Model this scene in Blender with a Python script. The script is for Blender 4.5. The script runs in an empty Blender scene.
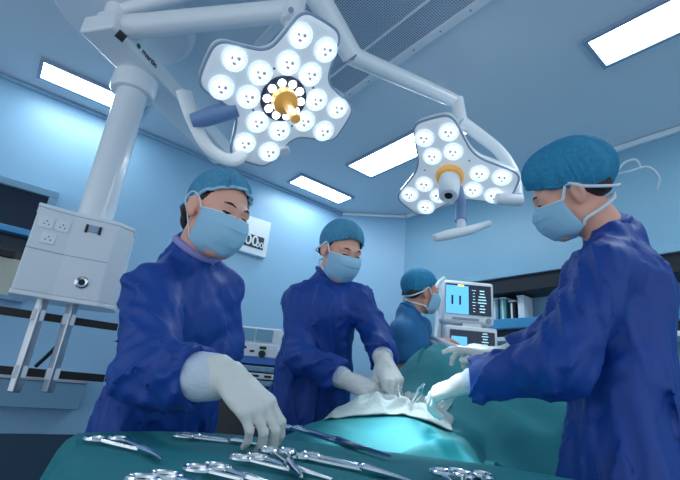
import bpy, math, random
import numpy as np
from mathutils import Matrix, Vector

# ------------------------------------------------------------------ camera, world, light, exposure
SC = bpy.context.scene
COL = SC.collection
FPX = 430.0
PITCH, ROLL = math.radians(19.2), math.radians(5.4)
CAM = np.array([0.0, 0.0, 1.08])
fw = np.array([0, math.cos(PITCH), math.sin(PITCH)])
_u0 = np.array([0, -math.sin(PITCH), math.cos(PITCH)])
_r0 = np.array([1.0, 0, 0])
CR = math.cos(ROLL) * _r0 + math.sin(ROLL) * _u0
CU = -math.sin(ROLL) * _r0 + math.cos(ROLL) * _u0
cd = bpy.data.cameras.new('camera')
cam = bpy.data.objects.new('camera', cd)
COL.objects.link(cam)
cd.sensor_width = 36.0
cd.lens = FPX / 680.0 * 36.0
cd.clip_start = 0.02
cd.dof.use_dof = False
M4 = Matrix(((CR[0], CU[0], -fw[0], CAM[0]), (CR[1], CU[1], -fw[1], CAM[1]), (CR[2], CU[2], -fw[2], CAM[2]), (0, 0, 0, 1)))
cam.matrix_world = M4
SC.camera = cam

wd = bpy.data.worlds.new('room_light')
SC.world = wd
wd.use_nodes = True
wd.node_tree.nodes['Background'].inputs[0].default_value = (0.78, 0.90, 1.0, 1)
wd.node_tree.nodes['Background'].inputs[1].default_value = 0.66
SC.view_settings.view_transform = 'Standard'
SC.view_settings.look = 'None'
SC.view_settings.gamma = 1.0
SC.view_settings.exposure = 0.75
PANEL_E = 9.5


def ray(x, y):
    return fw * FPX + CR * (x - 340) + CU * (240 - y)


def W(x, y, Y):                       # the point seen at (x, y) that stands Y metres ahead of the camera
    d = ray(x, y)
    return CAM + d * (Y / d[1])


def Z(x, y, z):                       # the point seen at (x, y) at height z
    d = ray(x, y)
    return CAM + d * ((z - CAM[2]) / d[2])


def spot(name, loc, target, energy, angle, blend, color, size):
    l = bpy.data.lights.new(name, 'SPOT')
    l.energy = energy
    l.spot_size = math.radians(angle)
    l.spot_blend = blend
    l.color = color
    l.shadow_soft_size = size
    o = bpy.data.objects.new(name, l)
    COL.objects.link(o)
    o.location = loc
    o.rotation_euler = (Vector(target) - Vector(loc)).to_track_quat('-Z', 'Y').to_euler()
    return o


# ------------------------------------------------------------------ helpers
OFF = {}
rng = np.random.default_rng(7)


def nrm(v):
    v = np.asarray(v, float)
    return v / (np.linalg.norm(v) + 1e-12)


def sr(r, g, b):
    def f(c):
        c /= 255.0
        return c / 12.92 if c <= 0.04045 else ((c + 0.055) / 1.055) ** 2.4
    return (f(r), f(g), f(b), 1)


def mat(name, col, rough=0.5, metal=0.0, spec=0.5, bump=None, emit=None, var=None, sheen=0, sss=0, coat=0, alpha=None):
    m = bpy.data.materials.new(name)
    m.use_nodes = True
    nt = m.node_tree
    b = nt.nodes['Principled BSDF']
    b.inputs['Base Color'].default_value = col
    b.inputs['Roughness'].default_value = rough
    b.inputs['Metallic'].default_value = metal
    b.inputs['Specular IOR Level'].default_value = spec
    if sheen:
        b.inputs['Sheen Weight'].default_value = sheen
        b.inputs['Sheen Roughness'].default_value = 0.4
        b.inputs['Sheen Tint'].default_value = (0.4, 0.7, 1, 1)
    if sss:
        b.inputs['Subsurface Weight'].default_value = sss
        b.inputs['Subsurface Radius'].default_value = (0.012, 0.005, 0.003)
        b.inputs['Subsurface Scale'].default_value = 1.0
    if coat:
        b.inputs['Coat Weight'].default_value = coat
        b.inputs['Coat Roughness'].default_value = 0.1
    if emit:
        b.inputs['Emission Color'].default_value = emit[0]
        b.inputs['Emission Strength'].default_value = emit[1]
    tc = None
    if bump or var:
        tc = nt.nodes.new('ShaderNodeTexCoord')
    if bump:
        sc, st, stretch = bump
        mp = nt.nodes.new('ShaderNodeMapping')
        mp.inputs['Scale'].default_value = stretch
        n = nt.nodes.new('ShaderNodeTexNoise')
        n.inputs['Scale'].default_value = sc
        n.inputs['Detail'].default_value = 4
        bp = nt.nodes.new('ShaderNodeBump')
        bp.inputs['Strength'].default_value = st
        bp.inputs['Distance'].default_value = 0.02
        nt.links.new(tc.outputs['Object'], mp.inputs[0])
        nt.links.new(mp.outputs[0], n.inputs['Vector'])
        nt.links.new(n.outputs['Fac'], bp.inputs['Height'])
        nt.links.new(bp.outputs[0], b.inputs['Normal'])
    if var:
        sc, c2 = var
        n = nt.nodes.new('ShaderNodeTexNoise')
        n.inputs['Scale'].default_value = sc
        n.inputs['Detail'].default_value = 3
        mx = nt.nodes.new('ShaderNodeMix')
        mx.data_type = 'RGBA'
        mx.inputs['A'].default_value = col
        mx.inputs['B'].default_value = c2
        nt.links.new(tc.outputs['Object'], n.inputs['Vector'])
        nt.links.new(n.outputs['Fac'], mx.inputs['Factor'])
        nt.links.new(mx.outputs['Result'], b.inputs['Base Color'])
    return m


class G:                               # collects vertices and faces of one mesh
    def __init__(s):
        s.v, s.f, s.n = [], [], 0

    def add(s, v, f):
        v = np.asarray(v, float).reshape(-1, 3)
        s.v.append(v)
        s.f += [tuple(int(i) + s.n for i in q) for q in f]
        s.n += len(v)
        return s

    def box(s, c, size, R=None):
        h = np.asarray(size) / 2.0
        p = np.array([[x, y, z] for x in (-1, 1) for y in (-1, 1) for z in (-1, 1)]) * h
        if R is not None:
            p = p @ np.asarray(R).T
        return s.add(p + np.asarray(c), [(0, 1, 3, 2), (4, 6, 7, 5), (0, 4, 5, 1), (2, 3, 7, 6), (0, 2, 6, 4), (1, 5, 7, 3)])

    def tube(s, pts, r, seg=10, flat=None, closed=False):
        pts = [np.asarray(p, float) for p in pts]
        n = len(pts)
        rr = r if hasattr(r, '__len__') else [r] * n
        V, F = [], []
        ref = None
        for i, p in enumerate(pts):
            if closed:
                t = nrm(pts[(i + 1) % n] - pts[i - 1])
            else:
                t = nrm(pts[min(i + 1, n - 1)] - pts[max(i - 1, 0)])
            if ref is None:
                ref = np.array([0, 0, 1.0]) if abs(t[2]) < 0.9 else np.array([1.0, 0, 0])
                if flat is not None:
                    ref = np.asarray(flat[0], float)
            a = nrm(ref - t * np.dot(ref, t))
            b = np.cross(t, a)
            ref = a
            fy = flat[1] if flat is not None else 1.0
            for k in range(seg):
                w = 2 * math.pi * k / seg
                V.append(p + a * math.cos(w) * rr[i] * fy + b * math.sin(w) * rr[i])
        m = n if closed else n - 1
        for i in range(m):
            j = (i + 1) % n
            for k in range(seg):
                l = (k + 1) % seg
                F.append((i * seg + k, i * seg + l, j * seg + l, j * seg + k))
        if not closed:
            F.append(tuple(range(seg - 1, -1, -1)))
            F.append(tuple((n - 1) * seg + k for k in range(seg)))
        return s.add(V, F)

    def lathe(s, prof, c, R=None, seg=32, cap=True):   # profile of (radius, height) about local z
        V, F = [], []
        for (r, h) in prof:
            for k in range(seg):
                w = 2 * math.pi * k / seg
                V.append((r * math.cos(w), r * math.sin(w), h))
        V = np.array(V)
        if R is not None:
            V = V @ np.asarray(R).T
        V = V + np.asarray(c)
        for i in range(len(prof) - 1):
            for k in range(seg):
                l = (k + 1) % seg
                F.append((i * seg + k, i * seg + l, (i + 1) * seg + l, (i + 1) * seg + k))
        if cap:
            F.append(tuple(range(seg - 1, -1, -1)))
            F.append(tuple((len(prof) - 1) * seg + k for k in range(seg)))
        return s.add(V, F)

    def prism(s, outline, z0, z1):     # vertical prism over a plan outline
        n = len(outline)
        V = [(x, y, z0) for x, y in outline] + [(x, y, z1) for x, y in outline]
        F = [(i, (i + 1) % n, n + (i + 1) % n, n + i) for i in range(n)]
        return s.add(V, F + [tuple(range(n - 1, -1, -1)), tuple(range(n, 2 * n))])

    def grid(s, P, flip=False):
        P = np.asarray(P)
        a, b = P.shape[:2]
        F = []
        for i in range(a - 1):
            for j in range(b - 1):
                q = (i * b + j, (i + 1) * b + j, (i + 1) * b + j + 1, i * b + j + 1)
                F.append(q[::-1] if flip else q)
        return s.add(P.reshape(-1, 3), F)


def obj(name, g, m, parent=None, loc=None, bevel=0, smooth=True, solid=0, subsurf=0):
    V = np.concatenate(g.v) if isinstance(g, G) else g[0]
    F = g.f if isinstance(g, G) else g[1]
    if parent is not None:
        off = OFF[parent.name]
    elif loc is not None:
        off = np.asarray(loc, float)
    else:
        off = np.array([(V[:, 0].min() + V[:, 0].max()) / 2, (V[:, 1].min() + V[:, 1].max()) / 2, V[:, 2].min()])
    me = bpy.data.meshes.new(name)
    V = V - off
    if isinstance(F, np.ndarray):
        me.vertices.add(len(V))
        me.vertices.foreach_set('co', V.astype(np.float32).ravel())
        me.loops.add(F.size)
        me.polygons.add(len(F))
        me.loops.foreach_set('vertex_index', F.astype(np.int32).ravel())
        me.polygons.foreach_set('loop_start', np.arange(0, F.size, F.shape[1], dtype=np.int32))
        me.update(calc_edges=True)
        me.validate()
    else:
        me.from_pydata(V.tolist(), [], F)
        me.update()
    me.materials.append(m)
    me.polygons.foreach_set('use_smooth', [smooth] * len(me.polygons))
    if smooth and not isinstance(F, np.ndarray):
        me.set_sharp_from_angle(angle=math.radians(40))
    o = bpy.data.objects.new(name, me)
    COL.objects.link(o)
    if parent is not None:
        o.parent = parent
    else:
        o.location = off
    OFF[o.name] = off
    if solid:
        md = o.modifiers.new('solid', 'SOLIDIFY')
        md.thickness = solid
        md.offset = 0
    if bevel:
        md = o.modifiers.new('bevel', 'BEVEL')
        md.width = bevel
        md.segments = 2
        md.limit_method = 'ANGLE'
    if subsurf:
        md = o.modifiers.new('sub', 'SUBSURF')
        md.levels = md.render_levels = subsurf
    return o


def thing(name, label, cat, loc, group=None):
    o = bpy.data.objects.new(name, None)
    COL.objects.link(o)
    o.location = loc
    o.empty_display_size = 0.05
    OFF[o.name] = np.asarray(loc, float)
    return tag(o, label, cat, group)


def tag(o, label, cat, group=None):
    o['label'] = label
    o['category'] = cat
    if group:
        o['group'] = group
    return o


def struct(name, g, m, **k):
    o = obj(name, g, m, **k)
    o['kind'] = 'structure'
    return o


def copy_thing(root, label, group=None):
    r = root.copy()
    COL.objects.link(r)
    r['label'] = label
    if group:
        r['group'] = group
    OFF[r.name] = OFF[root.name]
    for ch in list(root.children):
        c = ch.copy()
        COL.objects.link(c)
        c.parent = r
        for g in ch.children:
            d = g.copy()
            COL.objects.link(d)
            d.parent = c
    return r


def text(name, body, size, m, parent, pos, R, extrude=0.001, align='CENTER', bold=0):
    cu = bpy.data.curves.new(name, 'FONT')
    cu.body = body
    cu.size = size
    cu.extrude = extrude
    cu.offset = bold
    cu.align_x = align
    cu.align_y = 'CENTER'
    cu.materials.append(m)
    tmp = bpy.data.objects.new(name, cu)
    COL.objects.link(tmp)
    bpy.context.view_layer.update()
    me = bpy.data.meshes.new_from_object(tmp.evaluated_get(bpy.context.evaluated_depsgraph_get()))
    bpy.data.objects.remove(tmp)
    o = bpy.data.objects.new(name, me)
    COL.objects.link(o)
    o.parent = parent
    p = np.asarray(pos) - OFF[parent.name]
    R = np.asarray(R)
    o.matrix_local = Matrix([[R[i][0], R[i][1], R[i][2], p[i]] for i in range(3)] + [[0, 0, 0, 1]])
    return o


def spline(pts, n=8):                  # Catmull-Rom through the points
    P = [np.asarray(p, float) for p in pts]
    P = [2 * P[0] - P[1]] + P + [2 * P[-1] - P[-2]]
    out = []
    for i in range(1, len(P) - 2):
        for k in range(n):
            t = k / n
            a, b, c, d = P[i - 1:i + 3]
            out.append(0.5 * ((2 * b) + (c - a) * t + (2 * a - 5 * b + 4 * c - d) * t * t + (3 * b - 3 * c + d - a) * t ** 3))
    out.append(P[-2])
    return out


# value noise
_L = rng.uniform(-1, 1, (32, 32, 32)).astype(np.float32)


def vnoise(x, y, z):
    xi, yi, zi = np.floor(x).astype(int), np.floor(y).astype(int), np.floor(z).astype(int)
    a, b, c = x - xi, y - yi, z - zi
    a, b, c = a * a * (3 - 2 * a), b * b * (3 - 2 * b), c * c * (3 - 2 * c)
    X0, X1, Y0, Y1, Z0, Z1 = xi & 31, (xi + 1) & 31, yi & 31, (yi + 1) & 31, zi & 31, (zi + 1) & 31
    def l(p, q, t):
        return p + (q - p) * t
    return l(l(l(_L[X0, Y0, Z0], _L[X1, Y0, Z0], a), l(_L[X0, Y1, Z0], _L[X1, Y1, Z0], a), b),
             l(l(_L[X0, Y0, Z1], _L[X1, Y0, Z1], a), l(_L[X0, Y1, Z1], _L[X1, Y1, Z1], a), b), c)


# one continuous surface grown from rounded limbs
def axis_grid(lo, hi, h, fine=()):
    out = [lo]
    while out[-1] < hi:
        x = out[-1]
        st = h
        for a, b, fh in fine:
            if a - 1e-6 <= x <= b:
                st = min(st, fh)
            elif x < a and x + st > a:
                st = min(st, max(a - x, fh))
        out.append(x + st)
    return np.array(out, np.float32)


class Vol:
    def __init__(s, xs, ys, zs):
        s.x, s.y, s.z = xs, ys, zs
        s.d = np.full((len(xs), len(ys), len(zs)), 1.0, np.float32)

    def sub(s, lo, hi):
        sl = []
        for ax, l, h in zip((s.x, s.y, s.z), lo, hi):
            sl.append(slice(max(np.searchsorted(ax, l) - 1, 0), min(np.searchsorted(ax, h) + 1, len(ax))))
        return tuple(sl), s.x[sl[0]][:, None, None], s.y[sl[1]][None, :, None], s.z[sl[2]][None, None, :]

    def put(s, sl, d, k, cut):
        o = s.d[sl]
        if cut:
            h = np.maximum(k - np.abs(o + d), 0) / max(k, 1e-6)
            s.d[sl] = np.maximum(o, -d) + h * h * k / 4
        else:
            h = np.maximum(k - np.abs(o - d), 0) / max(k, 1e-6)
            s.d[sl] = np.minimum(o, d) - h * h * k / 4

    def cap(s, a, b, ra, rb=None, k=0.02, cut=False, flat=None):
        a, b = np.asarray(a, float), np.asarray(b, float)
        rb = ra if rb is None else rb
        fm = max(flat[1], flat[2], 1) if flat else 1.0
        pad = max(ra, rb) * fm + k + 0.03
        sl, X, Y, Zz = s.sub(np.minimum(a, b) - pad, np.maximum(a, b) + pad)
        ba = b - a
        L2 = max(float(ba @ ba), 1e-9)
        px, py, pz = X - a[0], Y - a[1], Zz - a[2]
        t = np.clip((px * ba[0] + py * ba[1] + pz * ba[2]) / L2, 0, 1)
        qx, qy, qz = px - t * ba[0], py - t * ba[1], pz - t * ba[2]
        r = ra + (rb - ra) * t
        if flat:                       # flat = (right axis, scale across, scale through)
            ax = nrm(ba)
            e1 = np.asarray(flat[0], float)
            e1 = nrm(e1 - ax * (e1 @ ax))
            e2 = np.cross(ax, e1)
            u = (qx * e1[0] + qy * e1[1] + qz * e1[2]) / flat[1]
            v = (qx * e2[0] + qy * e2[1] + qz * e2[2]) / flat[2]
            w = qx * ax[0] + qy * ax[1] + qz * ax[2]
            q = np.sqrt(u * u + v * v + w * w) + 1e-9
            gr = np.sqrt((u / flat[1]) ** 2 + (v / flat[2]) ** 2 + w * w) / q
            d = (q - r) / np.maximum(gr, 1e-3)
        else:
            d = np.sqrt(qx * qx + qy * qy + qz * qz) - r
        s.put(sl, d, k, cut)

    def ell(s, c, rad, R=None, k=0.02, cut=False):
        c = np.asarray(c, float)
        R = np.eye(3) if R is None else np.asarray(R)
        pad = max(rad) + k + 0.02
        sl, X, Y, Zz = s.sub(c - pad, c + pad)
        px, py, pz = X - c[0], Y - c[1], Zz - c[2]
        u = (px * R[0, 0] + py * R[1, 0] + pz * R[2, 0]) / rad[0]
        v = (px * R[0, 1] + py * R[1, 1] + pz * R[2, 1]) / rad[1]
        w = (px * R[0, 2] + py * R[1, 2] + pz * R[2, 2]) / rad[2]
        k0 = np.sqrt(u * u + v * v + w * w) + 1e-6
        k1 = np.sqrt((u / rad[0]) ** 2 + (v / rad[1]) ** 2 + (w / rad[2]) ** 2) + 1e-6
        s.put(sl, k0 * (k0 - 1) / k1, k, cut)

    def folds(s, segs, band=0.06):     # segs: (a, b, reach, amp, along freq, across freq, twist, seed)
        I = np.argwhere(np.abs(s.d) < band)
        P = np.stack([s.x[I[:, 0]], s.y[I[:, 1]], s.z[I[:, 2]]], 1).astype(float)
        num = np.zeros(len(P))
        den = np.full(len(P), 0.25)
        for a, b, reach, amp, fa, fc, tw, seed in segs:
            a, b = np.asarray(a, float), np.asarray(b, float)
            ba = b - a
            L = np.linalg.norm(ba)
            ax = ba / L
            q = P - a
            tt = q @ ax
            tc = np.clip(tt, 0, L)
            dist = np.linalg.norm(q - tc[:, None] * ax, axis=1)
            w = np.exp(-(dist / reach) ** 4) + 1e-9
            e1 = nrm(np.cross(ax, [0.3, 0.5, 0.81]))
            e2 = np.cross(ax, e1)
            ca, sa = np.cos(tt * tw), np.sin(tt * tw)
            u, v = q @ e1, q @ e2
            u, v = u * ca - v * sa, u * sa + v * ca
            n = vnoise(u * fc + seed * 3.1, v * fc + seed * 1.7, tt * fa + seed) + 0.45 * vnoise(u * fc * 2.1 + 9, v * fc * 2.1, tt * fa * 1.7 + seed)
            rid = np.maximum(1 - 3.0 * np.abs(n) ** 0.85, -0.45 - 0.25 * np.abs(n))
            num += w * amp * rid
            den += w
        s.d[I[:, 0], I[:, 1], I[:, 2]] -= (num / den).astype(np.float32)

    def mesh(s, smooth=1):
        d = s.d
        neg = d < 0
        n0, n1, n2 = d.shape
        cnt = np.zeros((n0 - 1, n1 - 1, n2 - 1), np.int8)
        offs = [(i, j, k) for i in (0, 1) for j in (0, 1) for k in (0, 1)]
        for i, j, k in offs:
            cnt += neg[i:n0 - 1 + i, j:n1 - 1 + j, k:n2 - 1 + k]
        I = np.argwhere((cnt > 0) & (cnt < 8))
        idx = np.full(cnt.shape, -1, np.int64)
        idx[I[:, 0], I[:, 1], I[:, 2]] = np.arange(len(I))
        val = np.stack([d[I[:, 0] + i, I[:, 1] + j, I[:, 2] + k] for i, j, k in offs], 1)
        acc = np.zeros((len(I), 3))
        num = np.zeros(len(I))
        O = np.array(offs, float)
        for p in range(8):
            for q in range(p + 1, 8):
                if np.abs(O[p] - O[q]).sum() != 1:
                    continue
                a, b = val[:, p], val[:, q]
                m = (a < 0) != (b < 0)
                t = np.where(m, a / np.where(m, a - b, 1), 0)
                acc += np.where(m[:, None], O[p] + t[:, None] * (O[q] - O[p]), 0)
                num += m
        acc /= num[:, None]
        V = np.stack([ax[I[:, c]] + acc[:, c] * (ax[np.minimum(I[:, c] + 1, len(ax) - 1)] - ax[I[:, c]])
                      for c, ax in enumerate((s.x, s.y, s.z))], 1)
        F = []
        for c in range(3):
            sa = [slice(None)] * 3
            sb = [slice(None)] * 3
            sa[c], sb[c] = slice(0, -1), slice(1, None)
            A, B = neg[tuple(sa)], neg[tuple(sb)]
            E = np.argwhere(A != B)
            o1, o2 = (c + 1) % 3, (c + 2) % 3
            ok = (E[:, o1] > 0) & (E[:, o2] > 0) & (E[:, o1] < d.shape[o1] - 1) & (E[:, o2] < d.shape[o2] - 1)
            E = E[ok]
            inside = A[E[:, 0], E[:, 1], E[:, 2]]
            def cell(p, q):
                X = E.copy()
                X[:, o1] -= p
                X[:, o2] -= q
                return idx[X[:, 0], X[:, 1], X[:, 2]]
            Q = np.stack([cell(1, 1), cell(0, 1), cell(0, 0), cell(1, 0)], 1)
            Q[~inside] = Q[~inside][:, ::-1]
            F.append(Q)
        F = np.concatenate(F)
        F = F[(F >= 0).all(1)]
        for _ in range(smooth):
            S = np.zeros_like(V)
            C = np.zeros(len(V))
            for p in range(4):
                a, b = F[:, p], F[:, (p + 1) % 4]
                for c in range(3):
                    S[:, c] += np.bincount(a, V[b, c], len(V)) + np.bincount(b, V[a, c], len(V))
                C += np.bincount(a, minlength=len(V)) + np.bincount(b, minlength=len(V))
            V = V * 0.5 + 0.5 * S / np.maximum(C, 1)[:, None]
        return V, F


# ------------------------------------------------------------------ materials
M = {}
M['wall'] = mat('wall_panel', sr(150, 193, 222), 0.38, bump=(3, 0.02, (1, 1, 1)))
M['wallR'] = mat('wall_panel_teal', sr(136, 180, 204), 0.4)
M['ceil'] = mat('ceiling_paint', sr(214, 228, 238), 0.5)
M['floor'] = mat('vinyl_floor', sr(84, 120, 148), 0.35, var=(6, sr(74, 108, 136)))
M['dark_trim_and_shade'] = mat('dark_vinyl_and_shade', sr(48, 76, 96), 0.5)
M['trim'] = mat('white_trim', sr(225, 238, 246), 0.25)
M['white'] = mat('white_enamel', sr(242, 246, 250), 0.28, coat=0.3)
M['white2'] = mat('white_plastic', sr(232, 238, 244), 0.4)
M['grey'] = mat('grey_plastic', sr(150, 170, 195), 0.4)
M['bluegrey'] = mat('bluegrey_plastic', sr(120, 150, 195), 0.35)
M['dark'] = mat('dark_plastic', sr(26, 32, 42), 0.4)
M['black'] = mat('black_rubber', sr(14, 16, 22), 0.5)
M['steel'] = mat('polished_steel', (0.82, 0.84, 0.86, 1), 0.16, metal=1.0)
M['satin'] = mat('brushed_steel', (0.6, 0.63, 0.67, 1), 0.32, metal=1.0)
M['orange'] = mat('orange_plastic_glow', sr(236, 176, 84), 0.4, coat=0.2, emit=(sr(236, 170, 80), 0.12))  # slight glow added so the down-facing handles do not go dark
M['panel'] = mat('light_diffuser', (0.9, 0.95, 1, 1), 0.5, emit=((0.80, 0.93, 1.0, 1), PANEL_E))
M['led'] = mat('lit_led', (1, 1, 1, 1), 0.5, emit=((0.92, 0.98, 1.0, 1), 5.0))
M['lens'] = mat('lens_reflector', (0.9, 0.93, 0.95, 1), 0.12, metal=0.9, emit=((0.85, 0.95, 1, 1), 0.22))
M['lens_glow'] = mat('lit_lens', (0.9, 0.95, 1, 1), 0.3, emit=((0.86, 0.96, 1, 1), 0.55))
M['gown'] = mat('navy_gown', sr(2, 68, 160), 0.55, sheen=0.05, bump=(9, 0.6, (1, 1, 0.6)), var=(2.5, sr(2, 58, 142)))
M['scrub'] = mat('teal_scrub', sr(40, 112, 166), 0.7, bump=(30, 0.15, (1, 1, 0.6)))
M['drape'] = mat('teal_drape', sr(0, 132, 142), 0.75, bump=(16, 0.12, (1, 1, 1)), var=(4, sr(0, 114, 126)))
M['cloth'] = mat('white_cloth', sr(172, 184, 186), 0.8, bump=(40, 0.25, (1, 1, 1)))
M['glove'] = mat('latex_glove', sr(226, 226, 222), 0.45, bump=(45, 0.16, (1, 1, 1)))
M['cuff'] = mat('knit_cuff', sr(208, 220, 236), 0.85, bump=(160, 0.25, (1, 1, 1)))
M['skin'] = mat('skin', sr(238, 176, 154), 0.5, sss=0.12, bump=(120, 0.03, (1, 1, 1)))
M['skin2'] = mat('skin_tan', sr(220, 158, 134), 0.5, sss=0.12, bump=(120, 0.03, (1, 1, 1)))
M['cap'] = mat('cap_mesh', sr(96, 166, 198), 0.8, bump=(130, 0.3, (1, 1, 1)), var=(90, sr(52, 126, 166)))
M['capd'] = mat('cap_mesh_deep', sr(56, 156, 196), 0.8, bump=(130, 0.3, (1, 1, 1)), var=(90, sr(24, 112, 156)))
M['mask'] = mat('mask_paper', sr(160, 206, 232), 0.85, bump=(90, 0.1, (1, 1, 1)))
M['mask_w'] = mat('mask_white', sr(226, 236, 242), 0.85)
M['tie'] = mat('white_tape', sr(222, 234, 244), 0.8)
M['hair'] = mat('dark_hair', sr(34, 26, 26), 0.5, bump=(90, 0.5, (1, 1, 0.2)))
M['eye'] = mat('dark_eye', sr(24, 18, 18), 0.25)
M['lav'] = mat('lavender_collar', sr(150, 150, 214), 0.8)
M['blue'] = mat('blue_stripe', sr(40, 110, 190), 0.4)
M['lblue_s'] = mat('light_screen', sr(90, 170, 225), 0.4, emit=(sr(96, 190, 240), 0.55))
M['dark_s'] = mat('dark_screen', sr(10, 20, 36), 0.2, emit=(sr(16, 34, 60), 0.5))
M['grey_s'] = mat('grey_screen', sr(70, 110, 135), 0.25, emit=(sr(70, 120, 150), 0.25))
M['ink'] = mat('black_ink', sr(16, 20, 28), 0.5)
M['ink_y'] = mat('yellow_mark', sr(220, 220, 120), 0.5, emit=(sr(220, 225, 110), 0.6))
M['ink_w'] = mat('white_mark', sr(200, 230, 240), 0.5, emit=(sr(150, 205, 215), 0.6))
M['ink_g'] = mat('green_dot', sr(10, 130, 80), 0.4)
M['glassdark'] = mat('dark_glass', sr(22, 40, 62), 0.08)
M['glassteal'] = mat('teal_glass', sr(90, 170, 170), 0.15)
M['shelfblue'] = mat('blue_laminate', sr(70, 150, 200), 0.35)
M['cabinet'] = mat('cabinet_front', sr(120, 160, 186), 0.4)
M['beige'] = mat('beige_box', sr(190, 190, 176), 0.6)

# perforated metal for the ceiling air diffuser
pm = mat('perforated_metal', sr(178, 196, 214), 0.4)
nt = pm.node_tree
tc = nt.nodes.new('ShaderNodeTexCoord')
mp = nt.nodes.new('ShaderNodeMapping')
mp.inputs['Scale'].default_value = (85, 85, 0)
fr = nt.nodes.new('ShaderNodeVectorMath'); fr.operation = 'FRACTION'
sb = nt.nodes.new('ShaderNodeVectorMath'); sb.operation = 'SUBTRACT'; sb.inputs[1].default_value = (0.5, 0.5, 0)
ln = nt.nodes.new('ShaderNodeVectorMath'); ln.operation = 'LENGTH'
gt = nt.nodes.new('ShaderNodeMath'); gt.operation = 'LESS_THAN'; gt.inputs[1].default_value = 0.3
mx = nt.nodes.new('ShaderNodeMix'); mx.data_type = 'RGBA'
mx.inputs['A'].default_value = sr(190, 206, 222); mx.inputs['B'].default_value = sr(72, 92, 116)
nt.links.new(tc.outputs['Object'], mp.inputs[0]); nt.links.new(mp.outputs[0], fr.inputs[0]); nt.links.new(fr.outputs[0], sb.inputs[0])
nt.links.new(sb.outputs[0], ln.inputs[0]); nt.links.new(ln.outputs['Value'], gt.inputs[0]); nt.links.new(gt.outputs[0], mx.inputs['Factor'])
nt.links.new(mx.outputs['Result'], nt.nodes['Principled BSDF'].inputs['Base Color'])
M['perf'] = pm

# ------------------------------------------------------------------ the room
H = 2.9
A = nrm([0.79, 0.613, 0])
B = nrm([-0.613, 0.79, 0])
KC = np.array([0.38, 4.62, 0])         # where the left and right wall lines would meet
RX, RY = -A, -B                        # room axes: along the left wall, along the right wall
RR = np.stack([RX, RY, [0, 0, 1]], 1)  # room frame to world


def RM(u, v, z):
    return KC + RX * u + RY * v + np.array([0, 0, z])


def rbox(g, u, v, z):                  # box given by room-frame ranges
    c = RM((u[0] + u[1]) / 2, (v[0] + v[1]) / 2, (z[0] + z[1]) / 2)
    return g.box(c, (abs(u[1] - u[0]), abs(v[1] - v[0]), abs(z[1] - z[0])), RR)


def ruv(P):                            # room coordinates of a world point
    q = np.asarray(P) - KC
    return float(q @ RX), float(q @ RY)


def on_left(x, y, v=0.0):              # (u, z) on the left wall
    d = ray(x, y)
    t = ((KC - CAM) @ RY + v) / (d @ RY)
    P = CAM + d * t
    return ruv(P)[0], P[2]


def on_right(x, y, u=0.0):
    d = ray(x, y)
    t = ((KC - CAM) @ RX + u) / (d @ RX)
    P = CAM + d * t
    return ruv(P)[1], P[2]


CH = 0.49
UE, VE = 6.2, 6.2
fl = G().prism([tuple(RM(u, v, 0)[:2]) for u, v in ((-0.1, -0.1), (UE, -0.1), (UE, VE), (-0.1, VE))], -0.06, 0)
struct('floor', fl, M['floor'])
cl = G().prism([tuple(RM(u, v, 0)[:2]) for u, v in ((-0.1, -0.1), (UE, -0.1), (UE, VE), (-0.1, VE))], H, H + 0.06)
struct('ceiling', cl, M['ceil'], smooth=False)
struct('wall_left', rbox(G(), (CH, UE), (-0.1, 0), (0, H)), M['wall'], smooth=False)
struct('wall_right', rbox(G(), (-0.1, 0), (CH, VE), (0, H)), M['wallR'], smooth=False)
p0, p1 = RM(CH, 0, 0), RM(0, CH, 0)
dcc = nrm(p1 - p0)
dn = np.array([-dcc[1], dcc[0], 0])
Rc = np.stack([dcc, dn, [0, 0, 1]], 1)
Lc = np.linalg.norm(p1 - p0)
struct('wall_corner', G().box((p0 + p1) / 2 + dn * 0.05 + np.array([0, 0, H / 2]), (Lc, 0.1, H), Rc), M['wall'], smooth=False)
struct('trim_1', G().box((p0 + p1) / 2 - dn * 0.012 + np.array([0, 0, H - 0.02]), (Lc - 0.02, 0.024, 0.03), Rc), M['trim'], bevel=0.004)
struct('trim_2', rbox(G(), (0, 0.03), (CH + 0.02, VE), (H - 0.045, H - 0.005)), M['trim'], bevel=0.004)
struct('trim_3', rbox(G(), (CH + 0.02, UE), (0, 0.02), (H - 0.03, H - 0.005)), M['wall'], bevel=0.004)
struct('shade_band_left', rbox(G(), (CH + 0.02, UE), (0, 0.012), (0.0, 0.66)), M['dark_trim_and_shade'])  # dark band that paints in the shade low on the left wall
struct('baseboard_right', rbox(G(), (0, 0.012), (CH + 0.02, VE), (0.0, 0.12)), M['dark_trim_and_shade'])

# ceiling light panels: thing > frame, diffuser


def ceiling_light(label, c, along_a, L, w):
    u, v = ruv(c)
    t = thing('ceiling_light', label, 'ceiling light', (c[0], c[1], H - 0.02), 'recessed ceiling light panels')
    du, dv = (L / 2, w / 2) if along_a else (w / 2, L / 2)
    g = G()
    b = 0.022
    rbox(g, (u - du - b, u + du + b), (v - dv - b, v - dv), (H - 0.02, H))
    rbox(g, (u - du - b, u + du + b), (v + dv, v + dv + b), (H - 0.02, H))
    rbox(g, (u - du - b, u - du), (v - dv, v + dv), (H - 0.02, H))
    rbox(g, (u + du, u + du + b), (v - dv, v + dv), (H - 0.02, H))
    obj('frame', g, M['grey'], t)
    obj('diffuser', rbox(G(), (u - du, u + du), (v - dv, v + dv), (H - 0.012, H - 0.001)), M['panel'], t, smooth=False)
    return t


def panel_from(label, p, along_a, L, w, sa, sb):   # p = a visible corner, sa/sb = which way the panel runs from it
    c = np.asarray(p) + (A * sa * (L if along_a else w) + B * sb * (w if along_a else L)) / 2
    ceiling_light(label, c, along_a, L, w)


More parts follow.
